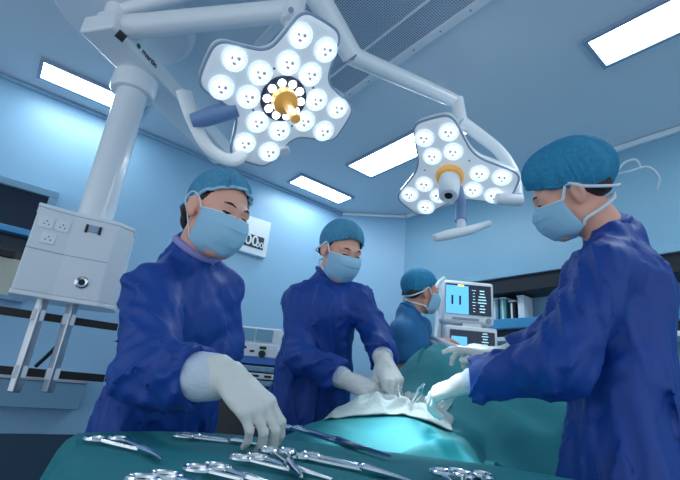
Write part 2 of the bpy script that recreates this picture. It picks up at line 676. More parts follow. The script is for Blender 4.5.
panel_from('white ceiling light panel nearest the tall supply column, partly behind it', Z(45, 60, H), True, 0.62, 0.2, 1, 1)
panel_from('small white ceiling light panel above the cap of the middle surgeon', Z(290, 181, H), True, 0.6, 0.2, 1, -1)
panel_from('long white ceiling light panel behind the smaller surgical lamp', Z(349, 164, H), False, 1.0, 0.26, 1, -1)
panel_from('bright white ceiling light panel nearest the top right corner of the photo', Z(588, 40, H), False, 1.2, 0.23, 1, -1)

# laminar air diffuser
v1 = Z(345, 98, H)
uc, vc = ruv(v1)
t = thing('air_diffuser', 'perforated metal air diffuser panel set in the ceiling above the surgical lamps', 'air vent', (v1[0], v1[1], H - 0.03))
du, dvv = 0.68, 1.6
g = G()
rbox(g, (uc, uc + du), (vc, vc + 0.05), (H - 0.03, H))
rbox(g, (uc, uc + 0.05), (vc + 0.05, vc + dvv), (H - 0.03, H))
rbox(g, (uc + du - 0.05, uc + du), (vc + 0.05, vc + dvv), (H - 0.03, H))
rbox(g, (uc + 0.05, uc + du - 0.05), (vc + dvv - 0.05, vc + dvv), (H - 0.03, H))
rbox(g, (uc + 0.2, uc + 0.215), (vc + 0.05, vc + dvv - 0.05), (H - 0.026, H))
obj('frame', g, M['white2'], t, bevel=0.003)
# the sheet is modelled in its own room-aligned frame so that the holes follow it
sheet = G().box((0, 0, 0), (du - 0.1, dvv - 0.1, 0.012))
sh = obj('perforated_sheet', sheet, M['perf'], None, loc=(0, 0, 0))
sh.parent = t
pc = RM(uc + du / 2, vc + dvv / 2, H - 0.012) - np.array(OFF[t.name])
sh.matrix_local = Matrix([[RR[i][0], RR[i][1], RR[i][2], pc[i]] for i in range(3)] + [[0, 0, 0, 1]])
scr = G()
for k in range(9):
    c = RM(uc + 0.025, vc + 0.08 + k * 0.18, H - 0.031)
    scr.lathe([(0.006, -0.002), (0.006, 0.003)], c, seg=8)
obj('screws', scr, M['grey'], t)['kind'] = 'stuff'

# ------------------------------------------------------------------ surgical lamps
def rot_to(n, x):
    n = nrm(n)
    x = nrm(np.asarray(x) - n * (np.asarray(x) @ n))
    return np.stack([x, np.cross(n, x), n], 1)


def chaikin(P, it=3):
    P = np.asarray(P, float)
    for _ in range(it):
        Q = np.roll(P, -1, 0)
        P = np.stack([P * 0.75 + Q * 0.25, P * 0.25 + Q * 0.75], 1).reshape(-1, P.shape[1])
    return P


def view_axes(P):                      # towards the camera, and the photo's right and up at that point
    b = nrm(CAM - P)
    r = nrm(CR - b * (CR @ b))
    return b, r, np.cross(b, r)


def lamp_head(t, c, R, lobes, sc, lens_mat_bright):
    def L(x, y, z):
        return c + R @ (np.array([x, y, z]) * sc)
    ang = [2 * math.pi * k / lobes for k in range(lobes)]
    half = math.pi / lobes
    poly = []
    rn = 0.185 if lobes == 4 else 0.15
    for a in ang:
        ca, sa = math.cos(a), math.sin(a)
        for rad, tg in ((0.225, -0.105), (0.312, -0.088), (0.318, 0.0), (0.312, 0.088), (0.225, 0.105)):
            poly.append((rad * ca - tg * sa, rad * sa + tg * ca))
        poly.append((rn * math.cos(a + half), rn * math.sin(a + half)))
    poly = chaikin(poly, 3)
    n = len(poly)
    rings = [(0.985, -0.004), (1.0, -0.018), (0.99, -0.04), (0.93, -0.062), (0.7, -0.085), (0.3, -0.1), (0.02, -0.102)]
    g = G()
    g.grid([[L(*(poly[k % n] * s), z) for k in range(n + 1)] for s, z in rings])
    obj('housing', g, M['white'], t)
    g = G()
    g.grid([[L(*(poly[k % n] * s), z) for k in range(n + 1)] for s, z in [(0.02, 0.006), (0.5, 0.006), (0.9, 0.004), (0.965, 0.001), (0.99, -0.006)]], flip=True)
    obj('face_plate', g, M['faceplate'], t)
    g = G()
    g.tube([L(*(p * 0.99), -0.006) for p in poly], 0.006 * sc, 8, closed=True)
    obj('rim', g, M['grey'], t)
    proto = None
    k = 0
    for a in ang:
        ca, sa = math.cos(a), math.sin(a)
        for rad, tg in ((0.128, -0.05), (0.128, 0.05), (0.232, -0.057), (0.232, 0.057)):
            P = L(rad * ca - tg * sa, rad * sa + tg * ca, 0.006)
            if proto is None:
                q = G().lathe([(0.0455 * sc, 0), (0.0465 * sc, 0.004 * sc), (0.042 * sc, 0.008 * sc), (0.039 * sc, 0.004 * sc), (0.02 * sc, -0.001), (0.002, -0.002)], (0, 0, 0), R, 24)
                proto = obj('lens', q, M['lens_ring'], None, loc=(0, 0, 0))
                proto.parent = t
                q = G()
                for i in range(7):
                    w = 2 * math.pi * i / 6
                    rr = 0.0 if i == 6 else 0.023
                    q.lathe([(0.0095 * sc, 0.002), (0.0095 * sc, 0.006), (0.006 * sc, 0.011)], R @ (np.array([rr * math.cos(w), rr * math.sin(w), 0.0]) * sc), R, 10)
                bl = obj('bulb_cluster', q, M['lens_glow'], None, loc=(0, 0, 0))
                bl.parent = proto
                q = G().lathe([(0.008 * sc, 0.006), (0.007 * sc, 0.014)], R @ np.array([0.010, 0.010, 0]) * sc, R, 6)
                q.lathe([(0.006 * sc, 0.006), (0.005 * sc, 0.014)], R @ np.array([-0.012, 0.004, 0]) * sc, R, 6)
                q.box(R @ np.array([0.002, -0.012, 0.008]) * sc, (0.012 * sc, 0.009 * sc, 0.01 * sc), R)
                cp = obj('reflector_core', q, M['white2'], None, loc=(0, 0, 0))
                cp.parent = proto
                kids = [bl, cp]
                o = proto
            else:
                o = proto.copy()
                COL.objects.link(o)
                for ch in kids:
                    d = ch.copy()
                    COL.objects.link(d)
                    d.parent = o
            o.location = P - OFF[t.name]
            k += 1
    g = G()                            # panel seams and small screws between the lobes
    for a in ang:
        for rr in (0.105, 0.125, 0.145):
            P = L(rr * math.cos(a + half), rr * math.sin(a + half), 0.007)
            if rr == 0.125:
                g.lathe([(0.004, 0), (0.003, 0.003)], P, R, 8)
    g_ = obj('screws', g, M['dark'], t)
    g_['kind'] = 'stuff'
    return L


M['disc'] = mat('dark_blue_disc', sr(62, 70, 92), 0.4)
M['faceplate'] = mat('lamp_face_glow', sr(234, 242, 250), 0.22, coat=0.4, emit=((0.80, 0.90, 1, 1), 0.13))  # glow added to brighten the plate, which gets little light facing down
M['lens_ring'] = mat('lens_ring', sr(225, 238, 246), 0.15, emit=((0.85, 0.95, 1, 1), 0.3))

# the larger lamp
c1 = W(283, 98, 1.35)
b, r_, u_ = view_axes(c1)
n1 = nrm(math.cos(math.radians(30)) * b + math.sin(math.radians(30)) * (0.5 * r_ - 0.85 * u_))
R1 = rot_to(n1, math.cos(math.radians(31)) * r_ - math.sin(math.radians(31)) * u_)
lamp1 = thing('surgical_lamp', 'large four-lobed white surgical lamp with an amber centre handle', 'surgical lamp', tuple(c1), 'ceiling surgical lamps')
L1 = lamp_head(lamp1, c1, R1, 4, 0.96, True)
obj('centre_disc', G().lathe([(0.088, 0.0), (0.088, 0.012), (0.08, 0.016), (0.001, 0.016)], c1, R1, 40), M['disc'], lamp1)
for i in range(10):
    w = 2 * math.pi * (i + 0.5) / 10
    obj('led', G().lathe([(0.0145, 0.014), (0.0145, 0.020), (0.009, 0.023), (0.001, 0.0235)], c1 + R1 @ np.array([0.066 * math.cos(w), 0.066 * math.sin(w), 0]), R1, 14), M['led'], lamp1)
g = G().lathe([(0.05, 0.014), (0.05, 0.03), (0.046, 0.045), (0.03, 0.05), (0.019, 0.056), (0.0165, 0.07), (0.0165, 0.14), (0.019, 0.155), (0.017, 0.165), (0.001, 0.166)], c1, R1, 28)
obj('handle', g, M['orange'], lamp1)
hub1 = W(293, 14, 1.42)
g = G().tube(spline([hub1 + np.array([0, 0, 0.05]), hub1, W(289, 45, 1.46), c1 - n1 * 0.16, c1 - n1 * 0.1], 6), [0.034] * 12 + [0.036] * 13, 14)
obj('mount_post', g, M['white'], lamp1)
yk = spline([c1 - n1 * 0.17, W(262, 120, 1.56), W(238, 158, 1.48), W(211, 150, 1.40), W(194, 122, 1.36), W(184, 92, 1.34)], 8)
obj('yoke', G().tube(yk, list(np.linspace(0.022, 0.032, len(yk))), 12, flat=(n1, 0.5)), M['white'], lamp1)
pa, pb = W(205, 118, 1.345), W(236, 108, 1.35)
obj('yoke_pivot', G().tube([W(192, 121, 1.345), pa, pa * 0.5 + pb * 0.5, pb], [0.026, 0.032, 0.034, 0.034], 18), M['bluegrey'], lamp1)
dk = ray(284, 151)
pk = CAM + dk * (((c1 - CAM) @ n1) / (dk @ n1))
obj('adjuster_knob', G().tube([pk - n1 * 0.05, pk - n1 * 0.02 , pk + n1 * 0.012], 0.024, 14), M['white2'], lamp1, bevel=0.004)
sh0 = np.array([-1.27, 1.77, 0])
ja = W(109, 29, 1.77)
a_in, a_out = ja + nrm(hub1 - ja) * 0.03, hub1 + np.array([0, 0, 0.02])
obj('spring_arm', G().tube([a_in, a_in * 0.75 + a_out * 0.25, a_in * 0.3 + a_out * 0.7, a_out], [0.062, 0.056, 0.05, 0.046], 16), M['white'], lamp1)
obj('arm_joint', G().tube([ja - np.array([0, 0, 0.05]), ja + np.array([0, 0, 0.05])], 0.07, 24), M['white'], lamp1, bevel=0.01)
q = W(121, 36, 1.68)
obj('arm_end_cap', G().lathe([(0.03, 0), (0.026, 0.01), (0.001, 0.012)], q, rot_to(nrm(CAM - q), r_), 4), M['dark'], lamp1)
obj('hub_cap', G().tube([hub1 - np.array([0, 0, 0.05]), hub1 + np.array([0, 0, 0.08])], 0.048, 20), M['white'], lamp1, bevel=0.008)
q = W(291, 10, 1.36)
obj('hub_bolt', G().lathe([(0.012, 0), (0.012, 0.008), (0.001, 0.009)], q, rot_to(nrm(CAM - q), r_), 10), M['grey'], lamp1)

# the smaller lamp
c2 = W(450, 175, 1.92)
b, r_, u_ = view_axes(c2)
n2 = nrm(math.cos(math.radians(36)) * b + math.sin(math.radians(36)) * (-0.12 * r_ - 0.99 * u_))
R2 = rot_to(n2, -0.2 * r_ + 0.98 * u_)
lamp2 = thing('surgical_lamp', 'smaller three-lobed surgical lamp with a grey camera handle, nearer the right surgeon', 'surgical lamp', tuple(c2), 'ceiling surgical lamps')
L2 = lamp_head(lamp2, c2, R2, 3, 1.03, False)
obj('handle_ring', G().lathe([(0.068, 0.004), (0.07, 0.018), (0.062, 0.034), (0.04, 0.04), (0.001, 0.04)], c2, R2, 32), M['orange'], lamp2)
hn = nrm(n2 + 0.05 * r_)
Rh2 = rot_to(hn, r_)
obj('camera_handle', G().lathe([(0.05, 0.036), (0.052, 0.06), (0.05, 0.12), (0.046, 0.165), (0.04, 0.172), (0.022, 0.172), (0.02, 0.164), (0.001, 0.163)], c2, Rh2, 28), M['white2'], lamp2)
obj('camera_eye', G().lathe([(0.019, 0.164), (0.018, 0.169), (0.001, 0.171)], c2, Rh2, 18), M['ink'], lamp2)
k2 = W(461, 122, 1.97)
yk = spline([k2, W(478, 134, 1.99), W(500, 152, 1.98), W(514, 174, 1.95), W(518, 196, 1.93)], 8)
obj('yoke', G().tube(yk, list(np.linspace(0.036, 0.026, len(yk))), 12), M['white'], lamp2)
obj('yoke_pivot', G().tube([W(496, 199, 1.93), W(522, 200, 1.93)], 0.03, 18), M['white2'], lamp2, bevel=0.005)
obj('drop_post', G().tube([W(456, 100, 1.97), W(459, 112, 1.97), k2], [0.04, 0.036, 0.036], 16), M['white'], lamp2)
obj('lower_post', G().tube([c2 - n2 * 0.08, W(461, 205, 2.0), W(461, 221, 1.98)], [0.03, 0.03, 0.03], 14), M['bluegrey'], lamp2)
obj('lower_stem', G().tube([W(461, 219, 1.98), W(462, 233, 1.97)], 0.022, 12), M['white2'], lamp2)
obj('steering_bar', G().tube([W(434, 238, 1.93), W(448, 235, 1.95), W(470, 230, 1.98), W(490, 223, 2.02)], [0.018, 0.026, 0.024, 0.016], 10), M['white'], lamp2, bevel=0.003)
e1 = W(352, 56, 1.62)
e2 = W(455, 101, 1.97)
obj('spring_arm', G().tube([e1, e1 * 0.6 + e2 * 0.4, e2 * 0.9 + e1 * 0.1, e2], [0.044, 0.042, 0.038, 0.034], 14), M['white'], lamp2)
e0 = W(306, -22, 1.40)
obj('extension_arm', G().tube([e0, e0 * 0.5 + e1 * 0.5, e1], [0.056, 0.054, 0.05], 16), M['white'], lamp2)
e_s = np.array([sh0[0], sh0[1], 2.845])
e_m = np.array([e0[0], e0[1], 2.845])
obj('upper_arm', G().tube([e_s, e_m], 0.035, 14), M['white'], lamp2)
obj('upper_joint', G().tube([e0 - np.array([0, 0, 0.04]), e_m + np.array([0, 0, 0.035])], 0.055, 18), M['white'], lamp2)

# light of the lamps
spot('lamp_light', c1 + n1 * 0.05, (0.25, 1.26, 0.96), 120, 21, 0.8, (0.80, 0.96, 1.0), 0.12)
spot('lamp_light', c2 + n2 * 0.05, (0.26, 1.25, 0.96), 100, 19, 0.8, (0.80, 0.96, 1.0), 0.12)

# ------------------------------------------------------------------ ceiling supply column
pen = thing('supply_pendant', 'white ceiling supply column with socket box and two hanging steel posts', 'medical pendant', (-1.21, 2.0, 0.9))
bd = nrm([0.27, 0.96, 0])
bs = np.array([bd[1], -bd[0], 0])
obj('ceiling_plate', G().lathe([(0.36, 0), (0.36, -0.02), (0.33, -0.05), (0.14, -0.055)], (sh0[0], sh0[1] + 0.08, H), seg=48), M['white2'], pen)
obj('ceiling_shaft', G().tube([(sh0[0], sh0[1], H), (sh0[0], sh0[1], 2.67)], 0.06, 24), M['white'], pen)
bR = np.stack([bs, bd, [0, 0, 1]], 1)
bc = np.array([-1.36, 1.745, 2.67]) + bs * 0.1 + bd * 0.6
obj('support_beam', G().box(bc, (0.2, 1.3, 0.10), bR), M['white'], pen, bevel=0.012)
tp = bc + bs * 0.101 - bd * 0.46 + np.array([0, 0, -0.005])
obj('logo_dot', G().lathe([(0.014, 0), (0.013, 0.002), (0.001, 0.002)], tp - bd * 0.018, np.stack([bd, [0, 0, 1], bs], 1), 16), M['ink_g'], pen)
text('lettering', 'martin', 0.045, M['ink'], pen, tp + bd * 0.012, np.stack([bd, [0, 0, 1], bs], 1), 0.0008, 'LEFT', 0.001)
cx, cy = -1.21, 2.0
obj('collar', G().lathe([(0.105, 2.50), (0.115, 2.515), (0.115, 2.60), (0.09, 2.625)], (cx, cy, 0), seg=32), M['white'], pen)
obj('column', G().lathe([(0.078, 1.72), (0.078, 2.52)], (cx, cy, 0), seg=40), M['white'], pen)
plan = [(-1.349, 1.804), (-1.236, 1.894), (-1.074, 1.975), (-1.033, 2.053), (-1.075, 2.17), (-1.22, 2.17), (-1.40, 2.02), (-1.42, 1.90)]
zb, zt = 1.36, 1.735
obj('socket_box', G().prism(plan, zb, zt), M['white2'], pen, smooth=False, bevel=0.006)
ctr = np.mean(plan, 0)
pl2 = [tuple(ctr + (np.array(p) - ctr) * 1.02) for p in plan]
obj('top_plate', G().prism(pl2, zt, zt + 0.018), M['white'], pen, smooth=False, bevel=0.004)
obj('bottom_plate', G().prism(pl2, zb - 0.02, zb), M['white'], pen, smooth=False, bevel=0.004)


def face_frame(i):
    a = np.array([*plan[i], 0]); bb = np.array([*plan[(i + 1) % len(plan)], 0])
    x = nrm(bb - a)
    n = np.array([x[1], -x[0], 0])
    return a, x, n, np.stack([x, [0, 0, 1], n], 1), np.linalg.norm(bb - a)


a, x, n, Rf, wf = face_frame(0)
seam = G().box(a + x * wf / 2 + n * 0.001 + np.array([0, 0, 1.545]), (wf, 0.003, 0.003), Rf)
for k, (s, z) in enumerate(((0.045, 1.668), (0.108, 1.668), (0.068, 1.60))):
    p = a + x * s + n * 0.003 + np.array([0, 0, z])
    so = obj('socket', G().box(p, (0.055, 0.05, 0.006), Rf), M['white'], pen, bevel=0.002)
    g = G()
    for dx, dz in ((-0.009, -0.006), (0.009, -0.006), (0, 0.008)):
        g.lathe([(0.003, 0.003), (0.003, 0.0036)], p + x * dx + np.array([0, 0, dz]), Rf, 8)
    OFF[so.name] = OFF[pen.name]
    obj('socket_holes', g, M['ink'], so)
a, x, n, Rf, wf = face_frame(1)
seam.box(a + x * wf / 2 + n * 0.001 + np.array([0, 0, 1.545]), (wf, 0.0025, 0.003), Rf)
dp = obj('data_port', G().box(a + x * 0.085 + n * 0.003 + np.array([0, 0, 1.69]), (0.04, 0.035, 0.006), Rf), M['grey'], pen, bevel=0.002)
OFF[dp.name] = OFF[pen.name]
g = G()
for dx in (-0.028, 0.028):
    g.box(a + x * (0.085 + dx) + n * 0.004 + np.array([0, 0, 1.687]), (0.011, 0.04, 0.008), Rf)
obj('port_latch', g, M['ink'], dp, bevel=0.002)
p = a + x * 0.1 + n * 0.001 + np.array([0, 0, 1.435])
gv = obj('gas_outlet', G().lathe([(0.028, 0), (0.028, 0.008), (0.022, 0.012), (0.014, 0.010), (0.012, 0.004)], p, Rf, 24), M['steel'], pen)
OFF[gv.name] = OFF[pen.name]
obj('outlet_core', G().lathe([(0.013, 0.006), (0.011, 0.011), (0.001, 0.012)], p, Rf, 16), M['ink'], gv)
obj('seams', seam, M['grey'], pen)
# hanging posts, rails, cable
posts = []
for (xa, ya, xb, yb, Yp) in ((43, 300, 9, 392, 1.93), (73, 305, 43, 392, 2.0)):
    top = W(xa, ya, Yp)
    top[2] = zb
    bot = top.copy(); bot[2] = W(xb, yb, Yp)[2]
    posts.append((top, bot))
    obj('hanging_post', G().box((top + bot) / 2, (0.036, 0.036, top[2] - bot[2]), np.stack([bs, bd, [0, 0, 1]], 1)), M['satin'], pen, bevel=0.005)
for z, x0, x1, xc in ((W(50, 318, 2.0)[2], -45, 98, 110), (W(50, 374, 2.0)[2], -45, 85, 97)):
    dirr = nrm((posts[1][0] - posts[0][0]) * np.array([1, 1, 0]))
    off = nrm([dirr[1], -dirr[0], 0]) * -0.03
    base = np.array([posts[0][0][0], posts[0][0][1], z]) + off
    Rr = np.stack([dirr, np.cross([0, 0, 1], dirr), [0, 0, 1]], 1)
    obj('equipment_rail', G().box(base + dirr * 0.02, (0.62, 0.016, 0.034), Rr), M['black'], pen, bevel=0.002)
    obj('rail_end_cap', G().box(base + dirr * 0.358, (0.045, 0.02, 0.03), Rr), M['black'], pen, bevel=0.003)
    for tp_, _ in posts:
        q = np.array([tp_[0], tp_[1], z]) + off * 0.4
        obj('rail_clamp', G().box(q, (0.05, 0.06, 0.05), Rr), M['white2'], pen, bevel=0.004)
q0 = (posts[1][0] + np.array([-0.02, 0.03, 0.0]))
obj('cable', G().tube(spline([q0, q0 + [0.01, 0.02, -0.08], q0 + [-0.01, 0.02, -0.17], q0 + [-0.05, 0.02, -0.24], q0 + [-0.10, 0.03, -0.30]], 6), 0.009, 8), M['black'], pen)

# ------------------------------------------------------------------ things on the walls
# dark wall cabinet behind the supply column
ur, ztop = on_left(60, 193, 0.08)
ul = ur + 1.1
zc = ztop
cab = thing('wall_cabinet', 'dark fronted wall cabinet with a pale blue frame behind the socket box', 'cabinet', tuple(RM((ul + ur) / 2, 0.04, 1.42)))
g = G()
rbox(g, (ur, ul), (0, 0.09), (zc - 0.05, zc))
rbox(g, (ur, ur + 0.05), (0, 0.09), (1.42, zc - 0.05))
rbox(g, (ul - 0.05, ul), (0, 0.09), (1.42, zc - 0.05))
rbox(g, (ur + 0.05, ul - 0.05), (0, 0.09), (1.42, 1.45))
obj('frame', g, M['cabinet'], cab, bevel=0.004)
zs = on_left(20, 231, 0.08)[1]
obj('back_panel', rbox(G(), (ur + 0.05, ul - 0.05), (0, 0.012), (1.45, zc - 0.05)), M['glassdark'], cab)
obj('shelf', rbox(G(), (ur + 0.05, ul - 0.05), (0.012, 0.085), (zs - 0.02, zs + 0.02)), M['shelfblue'], cab, bevel=0.003)
zr = on_left(10, 253, 0.08)[1]
dr = obj('door', rbox(G(), (ur + 0.05, ul - 0.05), (0.05, 0.07), (1.45, zr - 0.03)), M['beige'], cab, bevel=0.003)
OFF[dr.name] = OFF[cab.name]
obj('handle_strip', rbox(G(), (ur + 0.12, ul - 0.1), (0.05, 0.085), (zr - 0.028, zr + 0.02)), M['black'], cab, bevel=0.003)
obj('glass_pane', rbox(G(), (ur + 0.05, ul - 0.05), (0.055, 0.06), (zs + 0.02, zc - 0.05)), M['glassdark'], cab)

# long worktop ledge under the rails
u1, z1 = on_left(86, 379, 0.1)
u0, z0 = on_left(40, 408, 0.1)
led = thing('wall_counter', 'pale grey low counter front along the left wall under the rails', 'counter', tuple(RM(u1 + 0.8, 0.07, z0)))
obj('body', rbox(G(), (u1, u1 + 1.7), (0, 0.13), (z0, z1 - 0.03)), M['cabinet'], led, bevel=0.004)
obj('top', rbox(G(), (u1 - 0.01, u1 + 1.71), (0, 0.14), (z1 - 0.03, z1)), M['satin'], led, bevel=0.003)

# digital clock on the left wall
ucl, zcl = on_left(252, 234, 0.03)
clk = thing('wall_clock', 'white digital wall clock showing dark display digits behind the nurse on the left', 'clock', tuple(RM(ucl, 0, zcl - 0.15)))
obj('case', rbox(G(), (ucl - 0.17, ucl + 0.2), (0.001, 0.045), (zcl - 0.19, zcl + 0.16)), M['trim'], clk, bevel=0.01)
dsp = obj('display', rbox(G(), (ucl - 0.12, ucl + 0.15), (0.045, 0.049), (zcl - 0.125, zcl - 0.01)), M['ink'], clk)
Rt = np.stack([-RX, [0, 0, 1], RY], 1)
text('digits', 'E00', 0.135, M['trim'], clk, RM(ucl + 0.035, 0.0495, zcl - 0.066), Rt, 0.0006, 'CENTER', 0.002)
text('digits', '00', 0.075, M['trim'], clk, RM(ucl - 0.082, 0.0495, zcl - 0.088), Rt, 0.0006, 'CENTER', 0.001)

# recessed looking shelf unit on the right wall
va, zta = on_right(494, 279, 0.25)
v0r = va - 0.25
z_h = on_right(496, 294, 0.25)[1]
z_l = on_right(500, 319, 0.25)[1]
z_b = on_right(500, 337, 0.25)[1]
zta = on_right(496, 278, 0.25)[1]
shf = thing('wall_shelf', 'dark hooded wall shelf unit with a blue ledge behind the patient monitor', 'shelf', tuple(RM(0.12, va + 0.7, z_b - 0.1)))
v1r = v0r + 2.0
obj('top_trim', rbox(G(), (0, 0.27), (v0r, v1r), (zta - 0.01, zta + 0.03)), M['wallR'], shf, bevel=0.004)
obj('hood', rbox(G(), (0, 0.25), (v0r, v1r), (z_h, zta - 0.01)), M['dark'], shf, bevel=0.004)
obj('back_panel', rbox(G(), (0, 0.02), (v0r, v1r), (z_l, z_h)), M['wallR'], shf)
obj('ledge', rbox(G(), (0, 0.25), (v0r, v1r), (z_l - 0.07, z_l)), M['shelfblue'], shf, bevel=0.004)
obj('under_panel', rbox(G(), (0, 0.2), (v0r, v1r), (z_l - 0.13, z_l - 0.07)), M['dark'], shf)
obj('lower_rail', rbox(G(), (0, 0.25), (v0r, v1r), (z_b - 0.03, z_l - 0.13)), M['trim'], shf, bevel=0.004)
items = (('teal glass front supply box standing on the blue wall ledge', 505, 'box', 'glassteal'), ('dark supply box beside the teal box on the blue wall ledge', 514, 'box', 'dark'),
         ('pale supply box on the blue wall ledge, beside the monitor', 497, 'box', 'cabinet'), ('white supply box on the blue wall ledge next to the right surgeon', 523, 'box', 'trim'))
hh = z_h - z_l
for lab, px, cat, mm in items:
    vv, _ = on_right(px, 310, 0.16)
    t = thing('supply_box', lab, cat, tuple(RM(0.14, vv, z_l)), 'supply boxes on the wall ledge')
    h = hh * (0.86 if mm != 'dark' else 0.7)
    obj('body', rbox(G(), (0.06, 0.19), (vv - 0.024, vv + 0.024), (z_l, z_l + h)), M[mm], t, bevel=0.004)
    obj('lid', rbox(G(), (0.055, 0.195), (vv - 0.027, vv + 0.027), (z_l + h, z_l + h + 0.012)), M['white2'], t, bevel=0.003)
    obj('front_strip', rbox(G(), (0.19, 0.194), (vv - 0.006, vv + 0.006), (z_l + 0.01, z_l + h - 0.01)), M['white2'], t)

# ------------------------------------------------------------------ machines
Ym = 3.0
def mpix(x, y, Y=Ym):
    return W(x, y, Y)
ma = thing('ultrasound_console', 'white console with two small grey screens between the nurse and the middle surgeon', 'medical machine', (-0.42, Ym + 0.22, 0))
xl, xr = mpix(236, 350)[0] - 0.08, mpix(276, 350)[0] + 0.02
ztop, zmid, zblue, zlow = mpix(258, 327)[2], mpix(258, 343)[2], mpix(258, 357)[2], mpix(258, 364)[2]
obj('cart_base', G().box(((xl + xr) / 2, Ym + 0.25, zlow / 2 + 0.03), (xr - xl, 0.45, zlow - 0.10)), M['dark'], ma, bevel=0.01)
for sx in (xl + 0.05, xr - 0.05):
    for sy in (Ym + 0.08, Ym + 0.42):
        obj('caster', G().lathe([(0.04, -0.015), (0.04, 0.015)], (sx, sy, 0.04), np.array([[0, 0, 1.0], [0, 1, 0], [-1, 0, 0]]), 16), M['black'], ma)
obj('body', G().box(((xl + xr) / 2, Ym + 0.22, (zblue + zmid) / 2), (xr - xl, 0.44, zmid - zblue)), M['white2'], ma, bevel=0.006)
obj('stripe', G().box(((xl + xr) / 2, Ym + 0.22, (zblue + zlow) / 2), (xr - xl + 0.004, 0.444, zblue - zlow)), M['blue'], ma)
obj('screen_hood', G().box(((xl + xr) / 2, Ym + 0.16, (zmid + ztop) / 2), (xr - xl, 0.30, ztop - zmid)), M['white2'], ma, bevel=0.008)
for xa, xb in ((238, 253.5), (257, 272)):
    a, b_ = mpix(xa, 329), mpix(xb, 341)
    obj('screen', G().box(((a[0] + b_[0]) / 2, Ym + 0.008, (zmid + ztop) / 2), (b_[0] - a[0], 0.012, (ztop - zmid) * 0.76)), M['grey_s'], ma, bevel=0.002)
q = mpix(262, 354)
obj('knob', G().lathe([(0.024, 0), (0.022, 0.02), (0.001, 0.022)], (q[0], Ym, q[2]), rot_to([0, -1, 0], [1, 0, 0]), 20), M['ink'], ma)
q = mpix(263, 348)
obj('readout', G().box((q[0], Ym, q[2]), (0.045, 0.012, 0.018)), M['ink'], ma)
q = mpix(252, 351)
obj('button', G().box((q[0], Ym, q[2]), (0.03, 0.012, 0.014)), M['ink'], ma, bevel=0.002)
q = mpix(244, 347)
obj('readout', G().box((q[0], Ym, q[2]), (0.035, 0.012, 0.014)), M['ink'], ma)
for i in range(3):
    zz = mpix(258, 369 + i * 7)[2]
    mod = obj('rack_module', G().box(((xl + xr) / 2, Ym - 0.002, zz), (xr - xl - 0.03, 0.06, 0.035)), M['cabinet'] if i != 1 else M['white2'], ma, bevel=0.003)
    OFF[mod.name] = OFF[ma.name]
    g = G()
    for k in range(4):
        g.box((xl + 0.08 + k * 0.08, Ym - 0.036, zz), (0.045, 0.01, 0.014))
    obj('module_buttons', g, M['grey_s'] if i != 1 else M['ink'], mod)

# patient monitor and the anaesthesia machine under it
Yq = 2.85
def qp(x, y, Y=Yq):
    return W(x, y, Y)
an = thing('anaesthesia_machine', 'white anaesthesia machine with a wide dark screen under the patient monitor', 'medical machine', (qp(475, 330)[0], Yq + 0.2, 0))
x0, x1 = qp(447, 335)[0], qp(499, 335)[0]
zA, zB = qp(473, 326)[2], qp(473, 349)[2]
obj('trolley', G().box(((x0 + x1) / 2, Yq + 0.25, 0.55), (x1 - x0 + 0.06, 0.42, 0.95)), M['cabinet'], an, bevel=0.01)
obj('column_body', G().box(((x0 + x1) / 2, Yq + 0.28, (1.02 + zB) / 2), ((x1 - x0) * 0.7, 0.3, zB - 1.02 + 0.06)), M['white2'], an, bevel=0.01)
for sx in (x0, x1):
    for sy in (Yq + 0.08, Yq + 0.42):
        obj('caster', G().lathe([(0.04, -0.015), (0.04, 0.015)], (sx, sy, 0.04), np.array([[0, 0, 1.0], [0, 1, 0], [-1, 0, 0]]), 16), M['black'], an)
obj('housing', G().box(((x0 + x1) / 2, Yq + 0.10, (zA + zB) / 2), (x1 - x0, 0.16, zA - zB)), M['white'], an, bevel=0.014)
sc_ = obj('screen', G().box(((x0 + x1) / 2, Yq + 0.016, (zA + zB) / 2 - 0.012), ((x1 - x0) * 0.86, 0.012, (zA - zB) * 0.74)), M['dark_s'], an)
OFF[sc_.name] = OFF[an.name]
obj('display_block', G().box((x0 + (x1 - x0) * 0.24, Yq + 0.009, (zA + zB) / 2 - 0.03), ((x1 - x0) * 0.3, 0.006, (zA - zB) * 0.4)), M['lblue_s'], sc_)
g = G()
for i in range(5):
    g.box((x0 + (x1 - x0) * 0.74, Yq + 0.009, (zA + zB) / 2 + 0.03 - i * 0.018), (0.03 + 0.012 * (i % 2), 0.006, 0.006))
obj('display_readings', g, M['ink_w'], sc_)
obj('side_pole', G().tube([(qp(444, 330)[0], Yq + 0.12, 0.95), (qp(444, 330)[0], Yq + 0.12, qp(444, 282)[2])], 0.016, 12), M['satin'], an)

mo = thing('patient_monitor', 'white patient monitor with light blue and dark screen showing readings', 'monitor', (qp(470, 325)[0], Yq + 0.1, zA))
mx0, mx1 = qp(443, 300)[0], qp(496, 300)[0]
mz1, mz0 = qp(470, 280)[2], qp(470, 323)[2]
mw, mh = mx1 - mx0, mz1 - mz0
obj('housing', G().box(((mx0 + mx1) / 2, Yq + 0.10, (mz0 + mz1) / 2), (mw, 0.14, mh)), M['white'], mo, bevel=0.02)
obj('foot', G().box((qp(474, 325)[0], Yq + 0.10, (mz0 + zA) / 2), (0.13, 0.12, max(mz0 - zA, 0.02) + 0.01)), M['white2'], mo, bevel=0.004)
sx0, sx1, sz0, sz1 = mx0 + mw * 0.07, mx1 - mw * 0.07, mz0 + mh * 0.2, mz1 - mh * 0.1
sc_ = obj('screen', G().box(((sx0 + sx1) / 2, Yq + 0.027, (sz0 + sz1) / 2), (sx1 - sx0, 0.01, sz1 - sz0)), M['dark_s'], mo)
